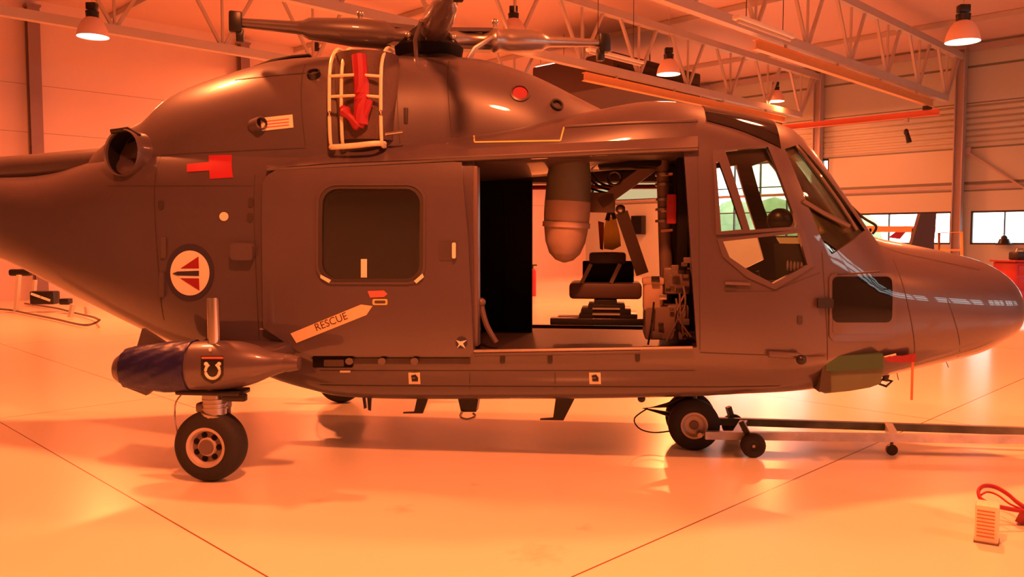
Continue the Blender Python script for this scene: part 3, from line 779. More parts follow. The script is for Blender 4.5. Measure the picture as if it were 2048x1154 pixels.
for cx in (829, 1190):
    sq = conform('jacking_point_sticker', LABELM, [(cx - 12, 745), (cx + 11, 745), (cx + 12, 768), (cx - 11, 768)], .002)
    conform('sticker_symbol', BLACKM, [(cx - 7, 751), (cx + 2, 749), (cx + 7, 755), (cx + 7, 763), (cx - 5, 763), (cx - 6, 757), (cx + 1, 757), (cx + 1, 755), (cx - 6, 756)], .006, parent=sq, thick=.001)
# yellow outlines on the roof shoulder
def outline(name, pts, off, wd, m=YELLOWL):
    bmx = bmesh.new()
    for p, q in zip(pts, pts[1:]): conform('s', None, strip(p, q, wd), off, thick=.001, to=bmx)
    me = bpy.data.meshes.new(name); bmx.to_mesh(me); bmx.free(); me.materials.append(m); return link(name, me, heli, 0)
outline('yellow_panel_outline', [(957, 257), (949, 284), (1121, 281), (1128, 254)], .002, 3)
# sloping drip fairing above the door
def edge_line(pts, n, off):
    out = []; L = [math.dist(p, q) for p, q in zip(pts, pts[1:])]; T = sum(L)
    for i in range(n + 1):
        d = T * i / n; k = 0
        while k < len(L) - 1 and d > L[k]: d -= L[k]; k += 1
        t = min(d / L[k], 1); x = pts[k][0] + (pts[k + 1][0] - pts[k][0]) * t; y = pts[k][1] + (pts[k + 1][1] - pts[k][1]) * t
        u, z = uz_of(x, y, off); out.append(Vector((u, -hull.half(u, z, off), z)))
    return out
lo_ = edge_line([(536, 337), (660, 326), (905, 317), (1396, 294)], 40, .055)
up_ = edge_line([(556, 330), (630, 309), (905, 299), (1396, 272)], 40, .004)
bk_ = edge_line([(536, 340), (660, 330), (905, 321), (1396, 299)], 40, -.005)
bmx = bmesh.new(); A3 = [[bmx.verts.new(p) for p in L_] for L_ in (lo_, up_, bk_)]
for i in range(40):
    for a_, b_ in ((0, 1), (1, 2), (2, 0)): bmx.faces.new((A3[a_][i], A3[a_][i + 1], A3[b_][i + 1], A3[b_][i]))
for i in (0, 40): bmx.faces.new([A3[k][i] for k in range(3)])
bmesh.ops.recalc_face_normals(bmx, faces=bmx.faces[:]); me = bpy.data.meshes.new('door_fairing'); bmx.to_mesh(me); bmx.free(); me.materials.append(PAINT2); link('door_fairing', me, heli, 30)
# front step, landing fittings
hull_tube('quarter_window_bar', PAINT2, [(1606, 402), (1650, 428), (1698, 452)], .004, .016)
hull_tube('pillar_trim', PAINT2, [(1592, 290), (1634, 343), (1677, 402), (1714, 460)], -.01, .012)
hull_tube('foot_step', PAINT2, [(1537, 708), (1600, 712)], .03, .022)
MB().ball((*[uz_of(1597, 716)[0]], -.90, uz_of(1597, 716)[1]), .035).build('step_end_fitting', BLACKM, heli)
hull_tube('door_handle_bar', PAINT2, [(1450, 566), (1500, 568)], .015, .012)
conform('cockpit_door_lock', SEAM, ell(1462, 577, 14, 5, 16), .002)
conform('pitot_bracket', BLACKM, rrect(1634, 596, 1665, 616, 3, 3), .005, thick=.03)
# chin window
cw = conform('chin_window_frame', PAINT2, rrect(1658, 546, 1790, 682, 14), .0, thick=.010)
conform('chin_window', CHIN, rrect(1665, 553, 1784, 645, 12), .011, parent=cw, thick=.003)
conform('chin_window_lower', mat('chin_lower', (0.09, 0.06, 0.055), .25, coat=.6), rrect(1666, 634, 1784, 668, 6), .011, parent=cw, thick=.0025)
# thin probe on the nose
hull_tube('temperature_probe', BLACKM, [(1676, 549), (1760, 543)], .05, .006)

# ---------------- engine cowling
cowl = Loft(
    [(-3.5, .40), (-3.2, .55), (-2.8, .66), (-2.2, .76), (-1.5, .78), (-1.0, .72), (-.6, .66), (0.2, .60), (.6, .50), (1.0, .32), (1.2, .16)],
    [(225, 292), (262, 262), (290, 248), (322, 231), (340, 212), (356, 195), (380, 181), (420, 165), (470, 149), (520, 135), (570, 123), (620, 118), (700, 115), (800, 113), (900, 114), (960, 119), (1010, 131), (1060, 148), (1110, 171), (1160, 197), (1210, 222), (1270, 252), (1320, 275)],
    [(225, 420), (1320, 330)], lambda u: 0.15, lambda u: .0,
    [(-3.5, 2.15), (-2.2, 2.2), (1.2, 2.3)],
    [(-3.5, 2.0), (-2.8, 2.2), (-1.5, 2.6), (-.3, 2.5), (1.2, 2.1)], [(-3.5, 2.2), (1.2, 2.2)])
cb0 = bmesh.new(); cowl.add(cb0, list(np.linspace(-3.42, 1.18, 110)), 0)
me = bpy.data.meshes.new('engine_cowling'); cb0.to_mesh(me); cb0.free(); me.materials.append(PAINT2)
cow = link('engine_cowling', me, heli, 40)
sb = bmesh.new()
for a_, b_ in (((611, 128), (611, 292)), ((322, 311), (612, 296)), ((800, 125), (800, 290)), ((898, 122), (905, 285)), ((770, 296), (905, 288)), ((470, 160), (610, 146))):
    conform('s', None, strip(a_, b_, 1.6), .001, src=cowl, thick=.001, to=sb)
add_to(cow, SEAM, sb)
conform('maintenance_label', LABELM, [(521, 236), (585, 229), (587, 255), (524, 262)], .002, src=cowl)
for k in range(3): conform('label_line', mat('label_red', (.6, .12, .1), .5) if 'label_red' not in MATS else MATS['label_red'], [(530, 242 + k * 6), (578, 237 + k * 6), (578, 239 + k * 6), (530, 244 + k * 6)], .0055, src=cowl, thick=.0005)
def cowl_pt(px, py, off=0):
    u, z = uz_of(px, py, off, cowl); return Vector((u, -cowl.half(u, z, off), z))
p = cowl_pt(512, 250); sc = MB().lathe([(-.03, .05), (.08, .05), (.09, .042), (.04, .036)], p, (.8, -.6, .1), 20, cap=False).build('air_scoop', PAINT2, heli)
p = cowl_pt(628, 150); MB().lathe([(-.05, .055), (.03, .05), (.03, .04), (-.04, .038)], p, (0, -.6, .8), 20).build('oil_vent', BLACKM, heli)
p = cowl_pt(1040, 187); MB().lathe([(-.03, .075), (.012, .075), (.016, .060), (-.02, .058)], p, (.2, -.85, .45), 24, cap=False).build('port_ring', PAINT, heli)
MB().lathe([(-.02, .058), (.006, .056), (.008, .001)], p, (.2, -.85, .45), 24).build('port_red_plug', RED, heli)
p = cowl_pt(1113, 211); MB().lathe([(-.03, .05), (.02, .05), (.02, .035), (-.02, .035)], p, (.4, -.75, .5), 20).build('small_vent', BLACKM, heli)
p = cowl_pt(812, 232); MB().box(p, (.03, .03, .12), None, .005).build('cowl_latch', SEAM, heli)
# whip aerial on top rear of cowling
pts = [Vector((*(lambda q: (q[0], -.05, q[1]))(H(x, y, -.05)),)) for x, y in ((508, 142), (545, 130), (585, 122), (620, 118))]
pts = [Vector((q.x, q.y, q.z + .03)) for q in pts]
MB().tube(pts, [.012, .02, .018, .014], 8).cyl(pts[1], pts[1] - Vector((0, 0, .08)), .015).cyl(pts[3], pts[3] - Vector((0, 0, .1)), .015).build('rail_aerial', BLACKM, heli)
# exhaust
eu, ez = H(243, 305, -.75); ec = Vector((eu, -.75, ez)); ax = Vector((-.28, -.95, .05)).normalized()
ex = MB().lathe([(-.45, .16), (-.25, .176), (-.05, .182), (0, .182), (.01, .178), (0, .168), (-.35, .155)], ec, ax, 40, cap=False).build('exhaust_pipe', PAINT2, heli, 40)
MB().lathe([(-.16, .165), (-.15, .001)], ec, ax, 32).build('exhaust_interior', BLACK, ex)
MB().lathe([(-.15, .162), (-.1, .164), (-.02, .165), (-.1, .162), (-.15, .160)], ec, ax, 32, cap=False).build('exhaust_liner', BLACK, ex)
MB().tube([ec + ax * -.02 + Vector((.13, 0, .125)), ec + ax * -.02 + Vector((.04, -.0, .18)), ec + ax * -.0 + Vector((-.08, 0, .16))], .02, 8).build('exhaust_clamp', BLACKM, ex)
# far exhaust
ec2 = Vector((eu, .75, ez)); ax2 = Vector((-.58, .81, .06)).normalized()
MB().lathe([(-.55, .17), (-.05, .19), (0, .19), (.01, .18), (-.35, .155)], ec2, ax2, 32, cap=False).build('exhaust_pipe', PAINT2, heli, 40)
# fairing behind exhaust merging into the body
MB().ball(ec - ax * .33 + Vector((.12, .05, -.02)), .27, (1.5, .9, .95), 24).build('exhaust_fairing', PAINT, heli)
# tail drive-shaft cover
pts = []
for x, y in ((-700, 345), (-250, 342), (0, 341), (80, 336), (150, 331), (210, 326), (260, 322)):
    u, z = H(x, y, 0.0); pts.append((u, 0.0, z))
MB().tube(pts, [.09, .11, .12, .125, .13, .13, .13], 20).build('drive_shaft_cover', PAINT2, heli, 60)

# intake guard on the near side
gu0 = H(663, 200, -.8)[0]; gu1 = H(765, 200, -.8)[0]; gum = gu0 + .09
def gpath(u, push=0.0):
    zb_ = H(700, 291, -.85)[1]; zt_ = H(700, 104, -.5)[1]
    return [(u, -.74, zb_), (u, -.83 - push, zb_ + .02), (u, -.85 - push, zb_ + .25), (u, -.83 - push, zt_ - .22), (u, -.76 - push, zt_ - .09), (u, -.64, zt_ - .01), (u, -.48, zt_)]
def smooth_path(P, n=6):
    P = [Vector(p) for p in P]; out = []
    for i in range(len(P) - 1):
        p0 = P[max(i - 1, 0)]; p1 = P[i]; p2 = P[i + 1]; p3 = P[min(i + 2, len(P) - 1)]
        for k in range(n):
            t = k / n; out.append(.5 * ((2 * p1) + (p2 - p0) * t + (2 * p0 - 5 * p1 + 4 * p2 - p3) * t * t + (3 * p1 - p0 - 3 * p2 + p3) * t ** 3))
    return out + [P[-1]]
gd = empty('intake_guard'); gd.parent = heli
for u in (gu0, gum, gu1): MB().tube(smooth_path(gpath(u)), .013, 8).build('guard_upright', CREAMT, gd)
gb = gpath(gu0)
def cross(zpx, r=.011, push=0, zadd=0):
    v_, z_ = gb[0][1], 0
    z_ = H(700, zpx, -.83)[1]; v_ = -.84
    return MB().tube([(gu0, v_, z_), (gum, v_ - .015, z_), ((gum + gu1) / 2, v_ - .03, z_), (gu1, v_, z_ - .01)], r, 8).build('guard_crossbar', CREAMT, gd)
cross(152); cross(193)
zb_ = gb[0][2]
MB().tube(smooth_path([(gu0, -.76, zb_), (gu0 + .02, -.85, zb_ - .01), (gum + .1, -.88, zb_ - .005), (gu1 - .04, -.87, zb_ + .01), (gu1, -.76, zb_ + .02)]), .02, 10).build('guard_base_tube', CREAMT, gd)
MB().tube(smooth_path([(gu0, -.5, gb[-1][2]), (gum, -.5, gb[-1][2] + .01), (gu1, -.5, gb[-1][2] - .02)]), .012, 8).build('guard_top_tube', CREAMT, gd)
zi0, zi1 = zb_ + .05, gb[-1][2] - .06
MESHM = mat('intake_mesh', (0.10, 0.055, 0.045), .6, .2, .4, 60)
it = MB().lathe([(0, .20), (0, .235), (zi1 - zi0, .235), (zi1 - zi0, .2)], ((gu0 + gu1) / 2 + .02, -.60, zi0), (0, 0, 1), 32).build('intake_duct', MESHM, heli)
RC = MB(); RC.tube(smooth_path([((gu0 + gu1) / 2 + .03, -.83, zi1 - .04), ((gu0 + gu1) / 2 + .05, -.845, (zi0 + zi1) / 2), ((gu0 + gu1) / 2 + .04, -.85, zi0 + .1)]), .055, 10, flat=1.0)
RC.tube(smooth_path([((gu0 + gu1) / 2 + .04, -.86, zi0 + .08), ((gu0 + gu1) / 2 - .05, -.87, zi0 + .17), (gum + .01, -.86, zi0 + .22)]), [.035 + .01 * math.sin(i) for i in range(13)], 8)
RC.tube(smooth_path([((gu0 + gu1) / 2 + .04, -.86, zi0 + .08), ((gu0 + gu1) / 2 + .09, -.865, zi0 + .2), ((gu0 + gu1) / 2 + .11, -.86, zi0 + .27)]), .028, 8)
rcov = RC.build('intake_blank', RED, None); rcov.location = HP; rcov.rotation_euler = (0, 0, -TH); tag(rcov, 'red cloth blank with trailing ribbons stuffed in the engine intake', 'intake cover')
p = Vector((gu1 + .10, -.80, zi0 + .04)); MB().cyl(p - Vector((.08, 0, .005)), p + Vector((.05, 0, .01)), .012).build('guard_pin', CHROME, gd)

# roof fairing ahead of cowl (gutter strip) and dark eyebrow window
def top_patch(name, m, us, v0, v1, off, thick):
    """patch on top/shoulder of hull spanning v0..v1 (near side negative)"""
    bmx = bmesh.new(); rows = []
    for u in us:
        row = []
        for k in range(9):
            v = v0 + (v1 - v0) * k / 8
            w_ = hull.w(u); t = min(abs(v) / w_, .999); n = hull.nt(u); z = hull.zc(u) + (hull.zt(u) - hull.zc(u)) * (1 - t ** n) ** (1 / n)
            row.append(bmx.verts.new((u, v, z + off)))
        rows.append(row)
    for A, Bq in zip(rows, rows[1:]):
        for k in range(8): bmx.faces.new((A[k], A[k + 1], Bq[k + 1], Bq[k]))
    r = bmesh.ops.extrude_face_region(bmx, geom=bmx.faces[:])
    for v in [g_ for g_ in r['geom'] if isinstance(g_, bmesh.types.BMVert)]: v.co.z += thick
    bmesh.ops.recalc_face_normals(bmx, faces=bmx.faces[:])
    me = bpy.data.meshes.new(name); bmx.to_mesh(me); bmx.free(); me.materials.append(m); return link(name, me, heli, 40)
ue0 = H(1408, 255, -.55)[0]; ue1 = H(1545, 265, -.4)[0]
top_patch('roof_window', CHIN, list(np.linspace(ue0, ue1, 12)), -.72, -.15, .002, .006)
top_patch('roof_window', CHIN, list(np.linspace(ue0, ue1, 12)), .15, .72, .002, .006)
# wiper
wu, wz = H(1724, 466, 0)
wp = MB().tube(smooth_path([(H(1745, 468, -.12)[0], -.12, H(1745, 468, -.12)[1]), (H(1752, 452, -.14)[0], -.14, H(1752, 452, -.14)[1]), (H(1725, 434, -.16)[0], -.16, H(1725, 434, -.16)[1]), (H(1690, 400, -.18)[0], -.18, H(1690, 400, -.18)[1])]), .010, 8).build('windscreen_wiper', BLACKM, heli)

# ---------------- rotor head
hu_, hz_ = H(858, 78, 0.0); hub = Vector((hu_, 0, hz_))
rt = empty('rotor_head'); rt.parent = heli
MB().lathe([(-.30, .20), (-.22, .22), (-.14, .27), (-.08, .28), (-.04, .24), (.02, .2), (.06, .15), (.1, .10), (.14, .04)], hub, (0, 0, 1), 32).build('rotor_mast', BLACK, rt)
MB().lathe([(0, .34), (.10, .33), (.2, .22)], hub + Vector((0, 0, -.33)), (0, 0, 1), 32).build('mast_fairing', BLACKM, rt)
ARM_L = [(.10, .08), (.2, .09), (.27, .075), (.33, .10), (.36, .112), (.62, .112), (.75, .10), (.95, .085), (1.0, .06), (1.05, .05), (1.30, .042), (1.46, .036)]
ARM = [(.10, .075), (.22, .085), (.30, .06), (.44, .055), (.50, .085), (.53, .105), (.56, .105), (.58, .088), (.66, .098), (.86, .095), (.90, .082), (.94, .086), (.98, .06), (1.02, .045), (1.30, .036), (1.46, .03)]
ang0 = math.atan2(.33, 1.43)
for k in range(4):
    wa = ang0 + k * PI / 2           # world bearing
    d = Vector((math.cos(wa), math.sin(wa), .02)); dl = Vector((d.dot(HU), d.dot(HV), .03)).normalized()
    big = 1.0
    arm = MB().lathe(ARM_L if k in (2, 3) else ARM, hub, dl, 24).build('blade_root_arm', STEEL if k == 0 else PAINT2, rt, 50)
    sidev = dl.cross(Vector((0, 0, 1))).normalized()
    tip = hub + dl * 1.5
    q = dl.to_track_quat('X', 'Z').to_matrix()
    MB().box(tip, (.10, .10, .16), q, .015).box(tip - dl * .03 - Vector((0, 0, .1)), (.06, .07, .1), q, .01).build('blade_clamp', BLACKM, rt)
    fork = MB()
    for s in (-1, 1): fork.bar(hub + dl * .12 + Vector((0, 0, s * .07)), hub + dl * .52 + Vector((0, 0, s * .075)), .12, .03)
    fork.build('arm_fork', PAINT2, rt)
    MB().tube([hub + dl * .25 + sidev * .13 - Vector((0, 0, .25)), hub + dl * .35 + sidev * .15 - Vector((0, 0, .1)), hub + dl * .5 + sidev * .12], .018, 8).ball(hub + dl * .25 + sidev * .13 - Vector((0, 0, .25)), .035).build('pitch_link', STEEL, rt)
    MB().cyl(hub + dl * .55, hub + dl * .55 + Vector((0, 0, .15)), .02).ball(hub + dl * .55 + Vector((0, 0, .15)), .03).build('damper_bolt', STEEL, rt)
for k in range(8):
    t_ = k * PI / 4 + .3; MB().cyl(hub + Vector((.22 * math.cos(t_), .22 * math.sin(t_), -.2)), hub + Vector((.25 * math.cos(t_), .25 * math.sin(t_), -.02)), .014).ball(hub + Vector((.25 * math.cos(t_), .25 * math.sin(t_), -.02)), .028).build('hub_bolt', STEEL, rt)

# ---------------- sponson, gear
SV = -1.38
topP = [H(x, y, SV) for x, y in ((224, 738), (232, 718), (250, 703), (300, 693), (360, 686), (420, 681), (470, 682), (510, 690), (545, 704), (575, 708), (596, 722))]
botP = [H(x, y, SV) for x, y in ((224, 742), (234, 758), (252, 769), (300, 777), (360, 782), (420, 782), (470, 777), (510, 767), (545, 752), (575, 742), (596, 730))]
ft = pchip(*zip(*topP)); fb = pchip(*zip(*botP)); su0, su1 = topP[0][0] + .002, topP[-1][0] - .002
def pod(name, m, ua, ub, off, v, parent, wob=0, nn=28, M=32):
    bmx = bmesh.new(); rings = []
    for i in range(nn + 1):
        u = ua + (ub - ua) * i / nn; zt_, zb_2 = ft(u), fb(u); zc_ = (zt_ + zb_2) / 2; r_ = (zt_ - zb_2) / 2
        ring = []
        for k in range(M):
            t_ = 2 * PI * k / M; rr = r_ + off + wob * math.sin(5 * t_ + u * 14) * math.sin(u * 21 + k)
            ring.append(bmx.verts.new((u, v + rr * math.cos(t_), zc_ + rr * math.sin(t_))))
        rings.append(ring)
    for A, Bq in zip(rings, rings[1:]):
        for k in range(M): bmx.faces.new((A[k], A[(k + 1) % M], Bq[(k + 1) % M], Bq[k]))
    bmx.faces.new(rings[0][::-1]); bmx.faces.new(rings[-1]); bmesh.ops.recalc_face_normals(bmx, faces=bmx.faces[:])
    me = bpy.data.meshes.new(name); bmx.to_mesh(me); bmx.free(); me.materials.append(m); return link(name, me, parent, 50)
for v, near in ((SV, True), (-SV, False)):
    s = -1 if near else 1
    g_ = empty('main_gear'); g_.parent = heli
    pod('sponson', PAINT2, su0, su1, 0, v, g_)
    MB().box((H(430, 730, SV)[0], s * 1.05, H(430, 725, SV)[1] + .03), (.75, .7, .12), None, .05).build('sponson_arm', PAINT, g_)
    wu_, wz_ = H(423, 892, SV); R = .243
    wz_ = R; WV = v + s * .0
    MB().lathe([(-.085, .13), (-.095, .16), (-.09, .21), (-.06, R - .006), (-.02, R), (.02, R), (.06, R - .006), (.09, .21), (.095, .16), (.085, .13)], (wu_, WV, wz_), (0, 1, 0), 48, cap=False).build('tyre', RUBBER, g_, 50)
    hb_ = MB().lathe([(-.07, .001), (-.07, .06), (-.05, .07), (-.045, .10), (-.085, .118), (-.09, .138), (-.07, .142), (.07, .142), (.09, .138), (.06, .1), (.06, .001)], (wu_, WV, wz_), (0, 1, 0), 40).build('wheel_rim', WHEEL, g_, 30)
    for k in range(7):
        t_ = 2 * PI * k / 7; MB().cyl((wu_ + .083 * math.cos(t_), WV - .062, wz_ + .083 * math.sin(t_)), (wu_ + .083 * math.cos(t_), WV - .04, wz_ + .083 * math.sin(t_)), .02, n=12).build('rim_hole', BLACK, hb_)
    MB().lathe([(-.056, .001), (-.056, .104), (-.05, .104)], (wu_, WV, wz_), (0, 1, 0), 32).build('rim_disc', BROWNM, hb_)
    MB().lathe([(0, .001), (0, .05), (.01, .052), (.03, .045)], (wu_, WV - .085, wz_), (0, 1, 0), 20).build('hub_cap', BROWNM, hb_)
    zsp = fb(wu_)
    lg = MB().cyl((wu_ + .02, v, zsp + .08), (wu_ + .03, v, zsp - .17), .075, .08).cyl((wu_ + .03, v, zsp - .15), (wu_ + .02, v, zsp - .2), .095, .085)
    lg.build('oleo_leg', STEEL, g_)
    MB().box((wu_ + .0, v + .13, R + .12), (.16, .05, .34), None, .02).cyl((wu_, v + .15, R), (wu_, v - .08, R), .035).box((wu_, v + .05, R + R + .02), (.18, .2, .07), None, .02).build('wheel_fork', BROWNM, g_)
    MB().box((wu_ + .02, v, zsp + .0), (.46, .18, .035), None, .01).box((wu_ + .2, v - .05, zsp - .03), (.16, .06, .05), None, .01).build('gear_plate', BLACKM, g_)
    for dz in (.06, .09, .12): MB().lathe([(0, .078), (0, .084), (.012, .084), (.012, .078)], (wu_ + .03, v, zsp - dz), (0, 0, 1), 24, cap=False).build('leg_collar', STEEL, g_)
    h0 = Vector((wu_ - .18, v, zsp)); MB().tube(smooth_path([h0, h0 + Vector((-.06, -.02, -.08)), h0 + Vector((-.07, -.02, -.2)), h0 + Vector((-.05, -.02, -.3)), Vector((wu_ - .19, v - .02, R + .07))]), .006, 6).build('brake_hose', STEEL, g_)
    if near: wheel_u = wu_
    # lower fin plate behind the sponson
    fp = [H(x, y, SV + .2) for x, y in ((284, 657), (352, 700), (330, 760), (292, 791), (244, 772), (270, 706))]
    MB().prism([(u, v - s * .2, z) for u, z in fp], (0, -s * .04, 0)).build('ventral_fin', PAINT, g_, 0)
    # upright canister
    cu, cz0 = H(431, 690, SV); cz1 = H(431, 596, SV)[1]
    if near: MB().cyl((cu, SV - .02, cz0 - .03), (cu, SV - .02, cz1), .042, n=28).cyl((cu, SV - .02, cz1 - .01), (cu, SV - .02, cz1 + .004), .036, n=28).cyl((cu, SV - .02, cz0 - .02), (cu, SV - .02, cz0 + .02), .05, n=28).build('upright_canister', CHROME, g_)
    # tapered white-ish nose tip
    MB().lathe([(0, .06), (.06, .062), (.13, .045), (.14, .001)], (su1 - .12, v, (ft(su1 - .1) + fb(su1 - .1)) / 2), (1, 0, 0), 24).build('sponson_tip', PAINT2, g_)
    if near:
        badge = [(402, 712), (447, 712), (447, 750), (441, 760), (425, 768), (409, 760), (402, 750)]
        def onpod(px, py, off):
            vv = SV - .15
            for _ in range(8):
                u, z = H(px, py, vv); zc_ = (ft(u) + fb(u)) / 2; r_ = (ft(u) - fb(u)) / 2 + off; vv = SV - math.sqrt(max(r_ * r_ - (z - zc_) ** 2, .0001))
            return Vector((u, vv, z))
        def pod_poly(name, m, poly, off, parent, sub=2):
            bmx = bmesh.new(); c = Vector((sum(p[0] for p in poly) / len(poly), sum(p[1] for p in poly) / len(poly)))
            n = len(poly); L = 5; rings = [[bmx.verts.new(onpod(*(c + (Vector(p) - c) * (j + 1) / L), off)) for p in poly] for j in range(L)]; cc = bmx.verts.new(onpod(*c, off))
            for k in range(n):
                bmx.faces.new((cc, rings[0][k], rings[0][(k + 1) % n]))
                for j in range(L - 1): bmx.faces.new((rings[j][k], rings[j + 1][k], rings[j + 1][(k + 1) % n], rings[j][(k + 1) % n]))
            r = bmesh.ops.extrude_face_region(bmx, geom=bmx.faces[:])
            for v_ in [q_ for q_ in r['geom'] if isinstance(q_, bmesh.types.BMVert)]: v_.co.y -= .002
            bmesh.ops.recalc_face_normals(bmx, faces=bmx.faces[:])
            me = bpy.data.meshes.new(name); bmx.to_mesh(me); bmx.free(); me.materials.append(m); return link(name, me, parent, 0)
        dense = []
        for p_, q_ in zip(badge, badge[1:] + badge[:1]):
            for k in range(4): dense.append((p_[0] + (q_[0] - p_[0]) * k / 4, p_[1] + (q_[1] - p_[1]) * k / 4))
        bd = pod_poly('squadron_badge', BLACKM, dense, .001, g_)
        MB().tube([onpod(425 + 14 * math.sin(t_), 742 - 15 * math.cos(t_), .006) for t_ in np.linspace(.55, 2 * PI - .55, 22)], .010, 8).build('badge_horseshoe', LABELM, bd)
        MB().tube([onpod(x, 716, .006) for x in (404, 412, 425, 438, 446)], .008, 6).build('badge_title_bar', mat('badge_red', (.55, .12, .08), .5), bd)
        for x in (412, 438): MB().ball(onpod(x, 728, .006), .014).build('badge_star', LABELM, bd)
        MB().ball(onpod(420, 700, .004), .012, (1, .5, 1)).build('filler_cap', WHITEP, g_)
# blue cover
cvr = pod('sponson_cover', BLUE, H(256, 740, SV)[0], H(391, 740, SV)[0], .012, SV, None, wob=.007, nn=44, M=48)
cvr.location = HP; cvr.rotation_euler = (0, 0, -TH); tag(cvr, 'crumpled dark blue cloth cover wrapped round the rear of the sponson', 'cover')

# nose gear
ng = empty('nose_gear'); ng.parent = heli
nu, nz = H(1387, 857, -.14); NR = .20
for s in (-1, 1):
    MB().lathe([(-.05, .10), (-.06, .13), (-.055, .17), (-.03, NR), (.03, NR), (.055, .17), (.06, .13), (.05, .1)], (nu, s * .15, NR), (0, 1, 0), 40, cap=False).build('tyre', RUBBER, ng, 50)
    nr_ = MB().lathe([(-.03, .001), (-.03, .07), (-.055, .09), (-.055, .105), (.05, .105), (.04, .001)], (nu, s * .15, NR), (0, 1, 0), 32).build('wheel_rim', WHEEL, ng, 30)
    MB().lathe([(0, .001), (0, .035), (.03, .04)], (nu, s * .15 - .045, NR), (0, 1, 0), 16).build('hub_cap', BROWNM, nr_)
MB().cyl((nu, 0, NR), (nu - .03, 0, hull.zb(nu) + .08), .055).cyl((nu, -.12, NR), (nu, .12, NR), .03).build('nose_leg', BLACKM, ng)
MB().box((nu - .03, 0, hull.zb(nu) - .01), (.3, .3, .08), None, .02).build('nose_leg_bracket', BROWNM, ng)
MB().tube([(nu - .05, -.05, .40), (nu - .2, -.06, .33), (nu - .38, -.06, .30), (nu - .2, -.06, .26), (nu - .1, -.06, .22)], .02, 8).build('torque_link', BLACKM, ng)
MB().tube(smooth_path([(nu - .36, -.07, .30), (nu - .46, -.08, .22), (nu - .42, -.08, .14), (nu - .3, -.08, .11), (nu - .12, -.1, .14)]), .006, 6).build('brake_hose', BLACKM, ng)

# antennas and fittings below the hull
def blade(pts, v, th, name='blade_aerial', m=BLACKM):
    MB().prism([(*[H(x, y, v)[0]], v, H(x, y, v)[1]) for x, y in pts], (0, th, 0)).build(name, m, heli, 0)
blade([(835, 792), (858, 792), (845, 827), (806, 827), (806, 825), (828, 824)], -.45, .03)
blade([(1112, 792), (1152, 792), (1127, 841), (1080, 840), (1080, 838), (1106, 836)], -.35, .03)
blade([(724, 792), (730, 792), (733, 816), (728, 818)], -.5, .02, 'strap_hook'); blade([(734, 792), (743, 792), (741, 822), (736, 820)], -.5, .02, 'strap_hook')
blade([(914, 790), (958, 790), (952, 824), (922, 824)], -.4, .12, 'cargo_hook_housing')
hk = [H(x, y, -.42) for x, y in ((925, 822), (921, 834), (935, 839), (950, 833), (945, 826))]
MB().tube(smooth_path([(u, -.42, z) for u, z in hk]), .010, 8).build('cargo_hook', STEEL, heli)
MB().ball((H(1283, 795, -.5)[0], -.5, H(1283, 797, -.5)[1]), .03).build('drain_fitting', BLACKM, heli)
# green box under the nose
gp = [(1640, 722), (1760, 712), (1752, 765), (1730, 773), (1690, 780), (1640, 785), (1628, 780)]
gp2 = [(x + 10, y + 2) for x, y in gp]
gb_ = MB().prism([(H(x, y, -.72)[0], -.72, H(x, y, -.72)[1]) for x, y in gp2], (0, .5, 0)).build('sensor_box', OLIVE, heli, 0)
gl = [(1642, 712), (1756, 707), (1756, 736), (1642, 742)]
gl2 = [(x + 10, y + 1) for x, y in gl]
MB().prism([(H(x, y, -.745)[0], -.745, H(x, y, -.745)[1]) for x, y in gl2], (0, .5, 0)).build('box_lid', GREENP, gb_, 0)
MB().prism([(H(x, y, -.74)[0], -.74, H(x, y, -.74)[1]) for x, y in ((1646, 724), (1660, 722), (1662, 783), (1638, 784))], (0, .5, 0)).build('box_end', mat('dark_olive', (.06, .05, .03), .6), gb_, 0)
# red flag + ribbon under nose
fq = [(1764, 716), (1780, 709), (1800, 711), (1828, 706), (1826, 722), (1800, 724), (1772, 722)]
rf = MB(); pf = [uz_of(x, y, .02) for x, y in fq]
rf.prism([(u, -hull.half(u, z, .05) , z) for u, z in pf], (0, .02, 0))
flag = rf.build('warning_flag', RED, None, 0); flag.location = HP; flag.rotation_euler = (0, 0, -TH)
u_, z_ = uz_of(1824, 722, .03); v_ = -hull.half(u_, z_, .04)
rbn = MB().box((u_, v_, (z_ + H(1826, 800, v_)[1]) / 2), (.016, .006, z_ - H(1826, 800, v_)[1])).build('ribbon', mat('orange_ribbon', (.75, .22, .08), .6), flag, 0)
rbn.location = (0, 0, 0)
wpq = uz_of(1772, 716, .03)
MB().tube([(wpq[0] - .03, -hull.half(*wpq, .045), wpq[1] + .005), (wpq[0] + .06, -hull.half(*wpq, .045), wpq[1] + .03)], .007, 6).build('flag_pin', LABELM, flag)
tag(flag, 'red warning flag with a hanging orange ribbon on the lower nose', 'flag')
ta, tb = H(1775, 745, -.3), H(1770, 762, -.3)
MB().cyl((ta[0], -.3, ta[1] + .04), (tb[0], -.3, tb[1]), .03, .02).tube([(tb[0] + .05, -.3, tb[1]), (tb[0] + .0, -.33, tb[1] - .035), (tb[0] - .05, -.3, tb[1] - .02), (tb[0] - .01, -.28, tb[1] + .01)], .010, 8, closed=True).build('towing_ring', BLACKM, heli)

